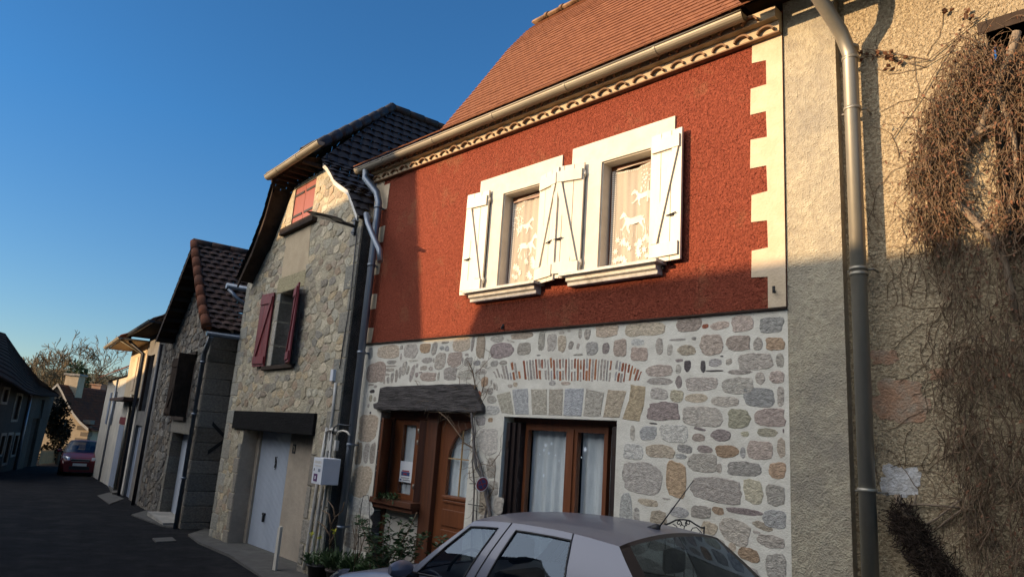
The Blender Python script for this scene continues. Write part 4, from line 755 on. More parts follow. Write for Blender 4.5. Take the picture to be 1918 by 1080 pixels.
for pr,va in ((rprof,-.1),(lprof,-.31)):
    n=14; mb.grid([[F2(pr(k/n*.6)[0],vv,pr(k/n*.6)[1]-.03) for k in range(n+1) if pr(k/n*.6)[1]<HZ-.04] for vv in (va,.1)],smooth=False)
mb.grid([[F2(GLf[0],-.4,V0_[1]-.04),F2(V0_[0],-.4,V0_[1]-.04)],[F2(GLf[0],.1,V0_[1]+.1),F2(V0_[0],.1,V0_[1]+.1)]],smooth=False)
for k in range(6): u_=GLf[0]+.1+(V0_[0]-GLf[0]-.2)*k/5; mb.box(F2,u_-.03,u_+.03,-.38,.0,V0_[1]-.11,V0_[1]-.05)
mb.build('eaves_soffit','old_wood',st)
gutter(F2,'gutter',st,q2(503,330,-.45)[0],q2(603,262,-.45)[0],-.46,V0_[1]-.02,.07,joints=.9)
dp=MB(); eb=lambda x,y:F2(q2(x,y,-.08)[0],-.08,q2(x,y,-.08)[1]); dp.tube([eb(686,400),eb(689,418),eb(700,445),eb(711,468),eb(712,490)],.042,10); dp.build('gutter_elbow','grey_pipe',st)
dp=MB(); dp.tube([F2(HL-.22,-.35,L3[1]-.12),F2(HL-.22,6.8,L3[1]-.12)],.06,8); dp.tube([F2(HL-.2,-.3,L3[1]-.18),F2(HL-.12,-.15,L3[1]-.35),F2(HL-.08,.1,L3[1]-.5)],.04,8); dp.build('side_gutter','grey_pipe',st)
# lamp, cable, conduits, boxes
lu,lw_=q2(668,425); lp=thing('street_lamp','dark flat teardrop street lamp on a wall bracket above the garage of the stone house','lamp',F2(lu,0,lw_))
mb=MB(); mb.box(F2,lu-.03,lu+.03,-.05,-.001,lw_-.14,lw_+.14); mb.box(F2,lu-.06,lu+.06,-.06,-.04,lw_+.08,lw_+.11); mb.box(F2,lu-.06,lu+.06,-.06,-.04,lw_-.11,lw_-.08); mb.build('bracket','lamp_metal',lp,bev=.004)
h0=F2(lu,-.06,lw_); tip=F2.px(580,396,-1.05); 
r=ray(582,397); T=Vector((0,0,ZC))+r*(4.22/r.y); hd=T-h0; L=hd.length; hd.normalize(); sd=hd.cross(Vector((0,0,1))).normalized(); un=sd.cross(hd)
mb=MB(); mb.tube([h0,h0+hd*L*.42],[.028,.030],8); mb.build('arm','lamp_metal',lp)
mb=MB(); g=[]
for k in range(13):
    s_=k/12; x=L*(.36+.64*s_); wd=.13*math.sin(math.pi*min(1,.10+.82*s_**.8))**.8+.012; th=.045*(1-s_*.75)
    g.append([h0+hd*x+sd*wd*math.cos(a)+un*(th*math.sin(a)*(1 if math.sin(a)>0 else .35)) for a in [j*math.pi/8 for j in range(17)]])
mb.grid(g); mb.build('head','lamp_metal',lp)
mb=MB(); mb.prism(W0,[],0,0) if False else None
P=[h0+hd*L*(.52+.38*k/8)-un*.021 for k in range(9)]; mb.grid([[p+sd*.07*math.sin(math.pi*(k+.6)/9.2)*s_ for k,p in enumerate(P)] for s_ in (-1,1)],smooth=False); mb.build('lens','lamp_lens',lp)
def cable(nm,lab,cat,fr,pxs,r,m,v=-.03,group=None,n=6):
    mb=MB(); P=[fr(*((lambda q:(q[0],v,q[1]))(fr.px(x,y,v)))) for x,y in pxs]; mb.tube(P,r,n); return tag(own(mb.build(nm,m),P[-1]),lab,cat,group)
cable('power_cable','thin black cable running down the rubble wall from the street lamp','cable',F2,[(668,438),(662,500),(655,570),(645,630),(636,690)],.008,'black_pipe')
cable('conduit','left pale conduit, ending below the crossbar, on the stone house corner','pipe',F2,[(613,800),(592,920),(573,1040),(569,1066)],.024,'pvc_white',group='wall conduits')
cable('conduit','tallest pale conduit, rising past the crossbar to the small grey box','pipe',F2,[(629,716),(622,780),(602,920),(583,1040),(579,1064)],.024,'pvc_white',group='wall conduits')
cable('conduit','right, thinnest pale conduit beside the meter box','pipe',F2,[(623,800),(612,900),(595,1020),(588,1062)],.016,'pvc_white',group='wall conduits')
cable('conduit_crossbar','short pale pipe elbow crossing the tops of the wall conduits','pipe',F2,[(610,830),(611,808),(618,804),(632,806)],.018,'pvc_white',v=-.06)
def boxthing(nm,lab,cat,fr,x,y,hw,hh,dep,m,v=-.001,bev=.004):
    u_,w_=fr.px(x,y); mb=MB(); mb.box(fr,u_-hw,u_+hw,v-dep,v,w_-hh,w_+hh); return tag(own(mb.build(nm,m,bev=bev),fr(u_,v,w_-hh)),lab,cat),u_,w_
boxthing('junction_box','small grey junction box at the top of the tallest conduit','box',F2,628,703,.045,.085,.06,'meter_plastic')
boxthing('junction_box','small white box left of its twin, above the meter box','box',F2,621,834,.032,.07,.05,'pvc_white')
boxthing('junction_box','small white box right of its twin, above the meter box','box',F2,633,834,.032,.07,.05,'pvc_white')
cable('wire_loop','white wire arching between the conduits and the big downpipe','wire',F2,[(631,815),(634,808),(642,806),(650,808),(655,815)],.014,'white_paint',v=-.1)
cable('power_cable','black cable arching above the white wire beside the big downpipe','cable',F2,[(622,812),(626,800),(634,794),(648,796),(656,796)],.010,'black_pipe',v=-.08)
u_,w_=q2(627,882); mx=thing('meter_box','white electric meter box with a dark label on the dark corner wall','meter box',F2(u_,0,w_-.18))
FM=Fr(0,0,0); FM.o=F2(u_,0,0); hw,hh,dp_=.155,.175,.26
mb=MB(); mb.box(F2,u_-hw,u_+hw,-dp_,-.001,w_-hh,w_+hh); mb.build('case','meter_plastic',mx,bev=.006)
for nm,m,a,b,c,d in (('grille','sill_stone',-.11,.10,.10,.135),('display','blue_grey_door',.03,.10,-.01,.03),('keyhole','black_trim',-.11,-.09,-.005,.03),('label','purple_ink',-.09,.02,-.14,-.04),('label_mark','paper',-.045,-.02,-.11,-.07),('grille','sill_stone',-.11,.10,.06,.075)):
    mb=MB(); e=.004 if nm!='label_mark' else .006; mb.box(F2,u_+a,u_+b,-dp_-e,-dp_-.0005,w_+c,w_+d); mb.build(nm,m,mx)
u_,w_=q2(560,985); mb=MB(); mb.prism(F2,[(u_-.05,gz(-9.8)-.05),(u_+.05,gz(-9.8)-.05),(u_+.045,w_),(u_-.01,w_+.01),(u_-.045,w_-.02)],-.30,-.26); tag(own(mb.build('white_board','fog_white',bev=.004),F2(u_,-.28,gz(-9.8))),'narrow white board standing upright against the wall right of the garage','board')
# ------------------------------------------------------------ small gabled stone house
F1=Fr(-15.2,5.84,9.3); q1=F1.px
sm=thing('gabled_stone_house','small dark stone house with a steep open gable, boarded window and white garage door','house',(-18.2,6.3,gz(-18.2)))
er,rg,el=q1(384,611,-.45),q1(361,455,-.45),q1(291,636,-.45); WL=q1(300,700)[0]
dr_=(q1(300,953)[0]-.02,q1(329,973)[0],q1(335,811)[1]); wn=(q1(337,725)[0],q1(360,722)[0],q1(337,780)[1],q1(360,667)[1])
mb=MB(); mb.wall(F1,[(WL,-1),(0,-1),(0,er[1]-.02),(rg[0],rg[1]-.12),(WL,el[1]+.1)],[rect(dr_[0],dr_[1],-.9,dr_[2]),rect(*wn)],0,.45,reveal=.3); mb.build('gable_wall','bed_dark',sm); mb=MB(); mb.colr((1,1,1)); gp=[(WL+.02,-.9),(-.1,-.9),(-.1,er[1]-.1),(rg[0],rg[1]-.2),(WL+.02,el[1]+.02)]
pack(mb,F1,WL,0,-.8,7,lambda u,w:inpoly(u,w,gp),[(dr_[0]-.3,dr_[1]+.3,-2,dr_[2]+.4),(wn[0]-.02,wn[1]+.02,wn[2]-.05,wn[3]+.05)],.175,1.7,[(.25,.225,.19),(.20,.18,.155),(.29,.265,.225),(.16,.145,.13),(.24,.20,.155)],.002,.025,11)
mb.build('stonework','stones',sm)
mb=MB(); z=-.9; mb.colr((1,1,1)); i=0
while z<er[1]-.1:
    h=.26+rnd.random()*.12; x=0
    while x<6.5:
        l=.45+rnd.random()*.4; mb.colr(cj((.23,.205,.17),.22)); a=x if x>0 else -.012; mb.box(F1,-.3,.012+jit(.004),a,min(x+l-.012,6.6),z,z+h-.012); x+=l
    z+=h
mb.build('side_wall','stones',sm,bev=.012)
mb=MB()
for u_ in (dr_[0]-.2,dr_[1]+.0):
    z=-.8
    while z<dr_[2]: h=.3+rnd.random()*.2; mb.colr(cj((.25,.23,.19),.2)); mb.box(F1,u_-.08*(i%2)*(1 if u_<dr_[0] else 0),u_+.2+.1*(i%2)*(0 if u_<dr_[0] else 1),-.014,.28,z,min(z+h-.015,dr_[2])); z+=h; i+=1
mb.colr((.27,.25,.21)); mb.box(F1,dr_[0]-.3,dr_[1]+.3,-.016,.29,dr_[2]+.004,dr_[2]+.38)
mb.build('dressed_stones','stones',sm,bev=.012)
mb=MB(); mb.box(F1,dr_[0],dr_[1],.24,.28,gz(-17)-.1,dr_[2]); gd=mb.build('garage_door','white_metal',sm)
mb=MB(); u_,w_=q1(316,916,.24); mb.box(F1,u_-.05,u_+.05,.22,.245,w_-.02,w_+.02); mb.build('handle','black_trim',gd)
mb=MB(); mb.box(F1,dr_[0]-.05,dr_[1]+.05,-.25,.24,gz(-17)-.1,gz(-17)+.10); mb.build('threshold','stone_grey',sm,bev=.01)
W=thing_part('window',sm); mb=MB(); mb.box(F1,wn[0],wn[1],.1,.15,wn[2],wn[3]); mb.build('boarding','old_wood',W)
mb=MB(); mb.box(F1,wn[0]-.1,wn[1]+.12,-.06,.1,wn[3],wn[3]+.08); mb.build('head_board','old_wood',W); mb=MB(); mb.box(F1,wn[0]-.06,wn[1]+.06,-.08,.1,wn[2]-.08,wn[2]); mb.build('sill','old_wood',W)
s_,f,g=shutter(F1,wn[0],-.02,wn[2],wn[3],.42,-1,20,'old_wood',sm); s_,f,g=shutter(F1,wn[1],-.02,wn[2],wn[3],.40,1,70,'old_wood',sm)
rp1=pl([(er[0]+.05,er[1]-.03),(er[0]+(rg[0]-er[0])*.25,er[1]+(rg[1]-er[1])*.21),rg]); lp1=pl([el,rg])
for nm,pr in (('roof_slope',rp1),('roof_slope',lp1)):
    mb=MB(); tiles(mb,lambda t:F1(pr(t)[0],0,pr(t)[1]),F1.n,ff(-.45),ff(7.),17,.22,lift=.035,curl=.03); mb.build(nm,'brown_tile',sm)
mb=MB()
for k in range(9): a,b=pr_=rp1(k/9),rp1(min(1,(k+1.12)/9)); mb.tube([F1(a[0],-.43,a[1]+.02),F1(b[0],-.43,b[1]+.03)],[.10,.085],8)
mb.build('verge_tiles','rust_tile',sm)
mb=MB(); n=10
for k in range(18): mb.tube([F1(rg[0],-.45+k*.42,rg[1]+.02),F1(rg[0],-.45+(k+1.08)*.42,rg[1]+.03)],[.10,.085],8)
mb.build('ridge_tiles','brown_tile',sm)
mb=MB()
for pr in (rp1,lp1):
    mb.grid([[F1(pr(k/8)[0],vv,pr(k/8)[1]-.05) for k in range(9)] for vv in (-.44,.05)],smooth=False)
    mb.grid([[F1(pr(k/8)[0],-.445,pr(k/8)[1]+dz) for k in range(9)] for dz in (-.17,0)],smooth=False)
    for k in range(9): a=pr((k+.5)/9); mb.box(F1,a[0]-.05,a[0]+.05,-.42,0,a[1]-.15,a[1]-.06)
mb.build('verge_timbers','old_wood',sm)
dp=MB(); u_=q1(400,640,-.1)[0]; dp.tube([F1(er[0]+.0,-.4,er[1]-.12),F1(er[0]+.0,6.5,er[1]-.12)],.06,8); dp.tube([F1(er[0],-.3,er[1]-.15),F1(-.06,-.09,er[1]-.4),F1(-.06,-.09,gz(-15))],.05,10)
for z_ in (3.0,1.9,.6): dp.tube([F1(-.06,-.09,z_-.02),F1(-.06,-.09,z_+.02)],.06,10)
dp.build('downpipe','grey_pipe',sm)
mb=MB(); 
for s_ in (-1,1): mb.prism(F1.sub(.02,.62,0,90),[(-.34,1.42-.03+.30*s_),(-.34,1.48+.30*s_),(.34,1.48-.30*s_),(.34,1.42-.03-.30*s_)],-.03+.005*s_,.0)
mb.build('wall_tie','iron',sm)
dp=MB(); u_=WL+.12; dp.tube([F1(u_,-.12,q1(300,650)[1]),F1(u_,-.12,gz(-21))],.05,8); dp.build('downpipe','black_pipe',sm)
# ------------------------------------------------------------ the far row
P0=F1(WL,0,0); F0=Fr(P0.x-.03,P0.y+.02,9.5); q0=F0.px
gy=thing('grey_terraced_house','narrow grey rendered house with weathered blue-grey double doors and a dark gutter','house',(-23.2,7.25,gz(-23.2)))
ul=q0(258,760)[0]; ze=q0(262,640)[1]; dA,dB=q0(243,860)[0],q0(256,850)[0]; dz=q0(255,795)[1]
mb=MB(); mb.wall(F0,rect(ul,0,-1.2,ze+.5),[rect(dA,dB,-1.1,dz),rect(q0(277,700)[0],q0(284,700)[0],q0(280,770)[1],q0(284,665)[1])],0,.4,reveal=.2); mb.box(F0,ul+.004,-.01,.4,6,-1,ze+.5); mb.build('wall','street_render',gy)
mb=MB(); n=6
for k in range(n): mb.box(F0,dA+(dB-dA)*k/n+.01,dA+(dB-dA)*(k+1)/n-.01,.08+.01*(k%2),.12,-.7,dz)
mb.build('double_door','blue_grey_door',gy)
mb=MB(); a=q0(277,700)[0]; mb.box(F0,a-.1,a-.02,-.08,.0,q0(280,770)[1],q0(284,665)[1]); mb.box(F0,a+.0,q0(284,700)[0],.1,.14,q0(280,770)[1],q0(284,665)[1]); mb.build('shutter','old_wood',gy)
ge=q0(241,627,-.55); g2=q0(296,585,-.55); zr_=ge[1]
mb=MB(); tiles(mb,lambda t:F0(0,-.5+3.5*t,zr_+.05+2.2*t),F0.dx,ff(ul-.5),ff(.9),12,.24,lift=.03,curl=.025); mb.build('roof','brown_tile',gy)
mb=MB(); mb.box(F0,ul-.5,.9,-.5,.3,zr_-.06,zr_-.01); mb.build('eaves_soffit','old_wood',gy)
gutter(F0,'gutter',gy,ul-.55,.9,-.57,zr_,.075,'black_pipe'); dp=MB(); dp.tube([F0(ul-.4,-.55,zr_-.05),F0(ul-.35,-.5,zr_-.25),F0(ul+.12,-.12,zr_-.6),F0(ul+.12,-.10,gz(-25))],.05,8); dp.build('downpipe','black_pipe',gy)
Pb=F0(ul,0,0); Fb=Fr(Pb.x-.03,Pb.y+.03,10); qb=Fb.px
cr_=thing('cream_terraced_house','cream terraced house whose upper floor catches the low sun, with a yellow boarded eave','house',(Pb.x-2,Pb.y+.4,gz(Pb.x-2)))
ul=qb(232,740)[0]; z1_=qb(262,650)[1]; zm=qb(245,745)[1]
mb=MB(); mb.box(Fb,ul,0,0,.4,zm,z1_); mb.build('upper_wall','cream_render',cr_)
mb=MB(); mb.box(Fb,ul,0,.012,.4,-1.4,zm-.0); mb.box(Fb,ul,-.01,.4,6,-1.4,z1_); mb.build('lower_wall','fog_white',cr_)
mb=MB(); mb.box(Fb,ul-.3,.0,-.75,0,z1_+.0,z1_+.04); mb.build('eaves_soffit','cream_render',cr_)
mb=MB(); tiles(mb,lambda t:Fb(0,-.8+4*t,z1_+.1+2.3*t),Fb.dx,ff(ul-.4),ff(.0),12,.24,lift=.03,curl=.025); mb.build('roof','rust_tile',cr_)
gutter(Fb,'gutter',cr_,ul-.4,-.02,-.85,z1_+.05,.07); dp=MB(); dp.tube([Fb(-.5,-.8,z1_),Fb(-.6,-.1,z1_-.35),Fb(-.6,-.08,zm)],.04,8); dp.build('downpipe','zinc',cr_); dp=MB(); dp.tube([Fb(-1.4,-.08,zm+.1),Fb(-1.4,-.08,-.7)],.05,8); dp.build('downpipe','zinc',cr_)
mb=MB(); mb.box(Fb,ul+.2,-.1,-.45,.0,zm-.12,zm-.02); mb.build('canopy','brown_tile',cr_)
for a in (.3,.55): 
    mb=MB(); mb.box(Fb,ul*a-.35,ul*a+.35,-.02,.0,zm+.25,z1_-.35); mb.build('shutter','quoin_paint',cr_)
mb=MB(); mb.box(Fb,ul*.55,ul*.25,-.02,.012,-.6,zm-.4); mb.build('door','old_wood',cr_)
Pc=Fb(ul,0,0); Fc=Fr(Pc.x-.03,Pc.y+.03,10); qc=Fc.px
wh=thing('white_terraced_house','lower white terraced house with a blue-grey door beyond the cream one','house',(Pc.x-3,Pc.y+.5,gz(Pc.x-3)))
ul=-7.2; z1_=qc(226,705)[1]
mb=MB(); mb.box(Fc,ul,0,0,.4,-1.6,z1_); mb.box(Fc,ul,ul+.3,.4,6,-1.5,z1_); mb.build('wall','fog_white',wh)
mb=MB(); tiles(mb,lambda t:Fc(0,-.4+4*t,z1_+.05+2.4*t),Fc.dx,ff(ul-.2),ff(.0),12,.24,lift=.03,curl=.025); mb.grid([[Fc(ul-.2,-.4,z1_),Fc(0,-.4,z1_)],[Fc(ul-.2,3.6,z1_+2.4),Fc(0,3.6,z1_+2.4)]],smooth=False); mb.build('roof','rust_tile',wh)
a,b=qc(215,850)[0],qc(229,850)[0]; mb=MB(); mb.box(Fc,a,b,-.03,0,-.9,qc(226,795)[1]); mb.build('door','blue_grey_door',wh)
mb=MB(); mb.box(Fc,a,b,-.05,0,qc(226,793)[1],qc(226,780)[1]); mb.build('door_sign','red_shutter',wh)
for x in (205,214): 
    mb=MB(); u_=qc(x,760)[0]; mb.box(Fc,u_-.3,u_+.3,-.03,0,z1_-1.9,z1_-.6); mb.build('shutter','blue_grey_door',wh)
dp=MB(); u_=qc(212,780)[0]; dp.tube([Fc(u_,-.08,z1_-.1),Fc(u_,-.08,-.8)],.04,8); dp.build('downpipe','grey_pipe',wh)
# ------------------------------------------------------------ end of the street
ch=thing('cream_gabled_house','sunlit cream house with a steep brown roof and big chimney closing off the street','house',(-54,13.6,gz(-54)))
c0=ray(166,806); cc=c0*(-54/c0.x); cc=Vector((cc.x,cc.y,0)); 
Fg=Fr(cc.x,cc.y,-47); qg=Fg.px                       # gable wall, facing down the street
Fs=Fg.sub(0,0,0,0); 
a=qg(113,719); b=qg(170,803); c_=qg(98,727); pts=[qg(113,719),qg(122,735),qg(132,757),qg(143,775),qg(155,790),qg(170,803)]
zb=gz(-54)-1.5; lw=[( -2*abs(pts[0][0]),zb),(0,zb),(0,pts[-1][1]-.05)]+[(u_,w_-.08) for u_,w_ in pts[-2::-1]]+[(2*pts[0][0],pts[-1][1])]
mb=MB(); mb.wall(Fg,lw,[],0,.4); mb.build('gable_wall','cream_render',ch)
Fe=Fg.sub(0,0,0,-90); mb=MB(); ev=8.0; Fe=Fr(cc.x,cc.y,0); e2=qg
dn=Fg.n; mb=MB(); mb.poly([Fg(0,0,zb),Fg(0,ev,zb),Fg(0,ev,pts[-1][1]),Fg(0,0,pts[-1][1])]); mb.build('side_wall','cream_render',ch)
mb=MB(); z=zb+1.5
for k in range(7):
    mb.colr(cj((.24,.2,.15),.2)); wd=.5+.3*(k%2); mb.box(Fg,-wd,.02,-.02,.3+.2*((k+1)%2),z,z+.26); z+=.40
mb.build('quoin','stones',ch)
pg=pl([(pts[-1][0]+.25,pts[-1][1]-.12)]+pts[-2::-1]); mb=MB(); tiles(mb,lambda t:Fg(pg(t)[0],0,pg(t)[1]),Fg.n,ff(-.25),ff(9),18,.3,lift=.05); mb.build('roof_slope','rust_tile',ch)
mb=MB(); mb.grid([[Fg(u_,vv,w_-.03) for u_,w_ in pts] for vv in (-.3,9)],smooth=False); mb.grid([[Fg(2*pts[0][0]-u_,vv,w_) for u_,w_ in pts] for vv in (-.3,9)],smooth=False); mb.build('roof_boards','rust_tile',ch)
mb=MB(); mb.grid([[Fg(u_,-.31,w_+dz) for u_,w_ in pts] for dz in (-.14,.05)],smooth=False); mb.grid([[Fg(2*pts[0][0]-u_,-.31,w_+dz) for u_,w_ in pts] for dz in (-.14,.05)],smooth=False); mb.build('barge_boards','pvc_white',ch)
r=ray(136,700); 
def atg(x,y,v): u_,w_=qg(x,y,v); return u_,w_
v=.9; u0,zt=atg(124,699,v); u1,_=atg(149,700,v); mb=MB(); mb.box(Fg,u0,u1,v,v+.8,pts[2][1]-1.2,zt-.1); cm=mb.build('chimney','cream_render',ch)
mb=MB(); mb.box(Fg,u0-.1,u1+.1,v-.1,v+.9,zt-.1,zt+.03); mb.build('chimney_cap','stone_grey',cm)
v=6.; u0,zt=atg(172,720,v); u1,_=atg(189,722,v); mb=MB(); mb.box(Fg,u0,u1,v,v+.8,pts[1][1]-1.5,zt); mb.box(Fg,u0-.08,u1+.08,v-.08,v+.88,zt,zt+.08); mb.build('chimney','orange_patch',ch)
u_,w_=atg(190,783,5); mb=MB(); mb.prism(Fg,[(u_-.1,w_-.3),(u_+.25,w_-.35),(u_+.1,w_+.3),(u_-.2,w_+.3)],4.6,5.); mb.build('skylight','white_metal',ch)
# left house
A0=G(62,872); B0=G(0,884); dv_=(A0-B0); ang=math.degrees(math.atan2(-dv_.y,dv_.x)); ang=180+ang if dv_.x<0 else ang
lf=thing('slate_roof_house','dark stone house with a sweeping roof at the left edge of the street','house',(A0.x,A0.y,A0.z))
dl_=(A0-B0).normalized(); Fl=Fr(0,0,0); Fl.o=Vector((A0.x,A0.y,0)); Fl.dx=Vector((dl_.x,dl_.y,0)).normalized(); Fl.n=Vector((Fl.dx.y,-Fl.dx.x,0)); 
if Fl.n.dot(Vector((A0.x,A0.y,0)))<0: Fl.n=-Fl.n
ql=Fl.px
ev=[(-20,700-20*.4),(0,704),(26,718),(54,736),(76,740),(100,741)]; E_=[ql(*p) for p in ev]
uA=ql(100,745)[0]; div=ql(40,805)[0]
o1=[(E_[0][0],-2),(div,-2),(div,E_[3][1])]+[E_[k] for k in (2,1,0)]
win_=[]
for (x0,x1,y0,y1) in ((4,14,729,752),(26,36,740,785),(-1,6,816,850),(9,17,815,865),(24,31,815,850)):
    a=ql(x0,(y0+y1)/2)[0]; b=ql(x1,(y0+y1)/2)[0]; win_.append((a,b,ql((x0+x1)/2,y1)[1],ql((x0+x1)/2,y0)[1]))
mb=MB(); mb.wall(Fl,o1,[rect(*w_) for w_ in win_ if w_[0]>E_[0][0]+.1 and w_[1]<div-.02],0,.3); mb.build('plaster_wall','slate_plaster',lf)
for w_ in win_:
    W=thing_part('window',lf); mb=MB(); mb.wall(Fl,rect(w_[0]-.12,w_[1]+.12,w_[2]-.1,w_[3]+.12),[rect(*w_)],-.03,.05); mb.build('surround','stone_block',W)
    mb=MB(); mb.box(Fl,w_[0],w_[1],.1,.12,w_[2],w_[3]); mb.build('pane','dark_shutter',W)
dd=(ql(52,820)[0],ql(66,820)[0],-2,ql(60,783)[1]); sl_=(ql(73,765)[0],ql(79,765)[0],ql(73,783)[1],ql(79,748)[1])
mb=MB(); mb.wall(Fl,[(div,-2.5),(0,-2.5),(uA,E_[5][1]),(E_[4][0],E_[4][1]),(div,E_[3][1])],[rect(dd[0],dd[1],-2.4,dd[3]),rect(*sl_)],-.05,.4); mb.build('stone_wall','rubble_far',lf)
mb=MB(); mb.box(Fl,dd[0],dd[1],.1,.14,-2.4,dd[3]); mb.build('door','old_wood',lf); mb=MB(); mb.box(Fl,sl_[0],sl_[1],.1,.14,sl_[2],sl_[3]); mb.build('slit_window','dark_shutter',lf)
mb=MB(); mb.tube([Fl(div-.1,-.12,E_[3][1]),Fl(div-.1,-.12,-1.2)],.05,6); mb.build('downpipe','grey_pipe',lf)
dpth=4.5; rt=[ql(-40,600,dpth),ql(0,621,dpth),ql(10,624,dpth),ql(40,668,dpth*.7),ql(72,708,dpth*.35),ql(112,741,-.5)]
mb=MB(); eL=[Fl(u_-.2*(i==0),-.5,w_-.02) for i,(u_,w_) in enumerate([ql(*p,-.5) for p in ev[:5]+[(112,741)]])]
rT=[Fl(rt[k][0],[dpth,dpth,dpth,dpth*.7,dpth*.35,-.5][k],rt[k][1]) for k in range(6)]
N=14
for j in range(N):
    a=[e.lerp(r_,j/N) for e,r_ in zip(eL,rT)]; b=[e.lerp(r_,(j+1)/N) for e,r_ in zip(eL,rT)]; up_=Vector((0,0,.05))
    mb.grid([[p+up_ for p in a],b],smooth=False); mb.grid([a,[p+up_ for p in a]],smooth=False)
mb.grid([[p-Vector((0,0,.03)) for p in eL],[p-Vector((0,0,.03)) for p in rT]],smooth=False)
mb.build('roof','old_tile',lf)
mb=MB(); bk=[Fl(u_,dpth*2,w_) for u_,w_ in ((E_[0][0],E_[0][1]),(0,E_[0][1]-1))]
mb.grid([[rT[0],rT[1],rT[2],rT[3],rT[4],rT[5]],[Fl(rt[0][0],9,3),Fl(rt[1][0],9,3),Fl(rt[2][0],9,3),Fl(rt[3][0],8,2.8),Fl(rt[4][0],7,2.6),Fl(rt[5][0]-.5,6,2.3)]],smooth=False); mb.build('roof_slope','old_tile',lf)
mb=MB(); mb.box(Fl,-.4,0,.3,6,-2.5,E_[4][1]-.2); mb.build('side_wall','rubble_far',lf)
# houses across the street, behind the viewer: they throw the street's shadow
def opp(name,label,x0,x1,prof,y0=-5.,dep=6,m='street_render'):
    t=thing(name,label,'house',((x0+x1)/2,y0-dep/2,gz((x0+x1)/2)))
    f=Fr(0,y0,0); f.n=Vector((math.tan(SUN_A),1,0)); zb=gz(x0)-.5; mb=MB(); ws=[]
    x=x0+.9
    while x<x1-1.6: ws+= [rect(x,x+.9,1.0+gz(x),2.3+gz(x)),rect(x,x+.9,3.4+gz(x),4.6+gz(x))]; x+=2.6
    top=min(p[1] for p in prof); ws=[w_ for w_ in ws if w_[2][1]<top-.3]
    mb.wall(f,[(x0,zb),(x1,zb)]+prof[::-1],ws,-.0,-dep); mb.build('wall',m,t)
    for w_ in ws: mb=MB(); mb.box(f,w_[0][0],w_[1][0],-.2,-.15,w_[0][1],w_[2][1]); mb.build('shutter','blue_grey_door',t)
    return t
CD=lambda X,zr:(X-6.12,zr+ZC+2.62)
opp('opposite_house','tall grey house across the street with a broad chimney block',-20.2,-13.5,[CD(-14.1,3.45),CD(-9.05,3.55),CD(-8.7,4.9),CD(-7.95,4.9),CD(-7.9,3.6),CD(-7.4,1.25)][0:6])
opp('opposite_house','tallest house across the street, facing the gabled stone house',-29,-20.25,[(-29,8.1),(-27,9.6),(-22,9.6),(-20.25,8.9)])
opp('opposite_house','low outbuilding in the gap between the houses across the street',-13.9,-12.3,[(-13.9,CD(0,1.22)[1]),(-12.3,CD(0,1.22)[1])],y0=-5.02,dep=4)
opp('opposite_house','plain house across the street, facing the cream and white terraces',-46,-29.05,[(-46,6.2),(-29.05,6.2)])
opp('opposite_house','long low house across the street behind the parked car',-12.65,9,[(-12.60,CD(0,1.25)[1]),(-12.40,CD(0,1.62)[1]),(9,CD(0,1.62)[1])],m='cream_render')
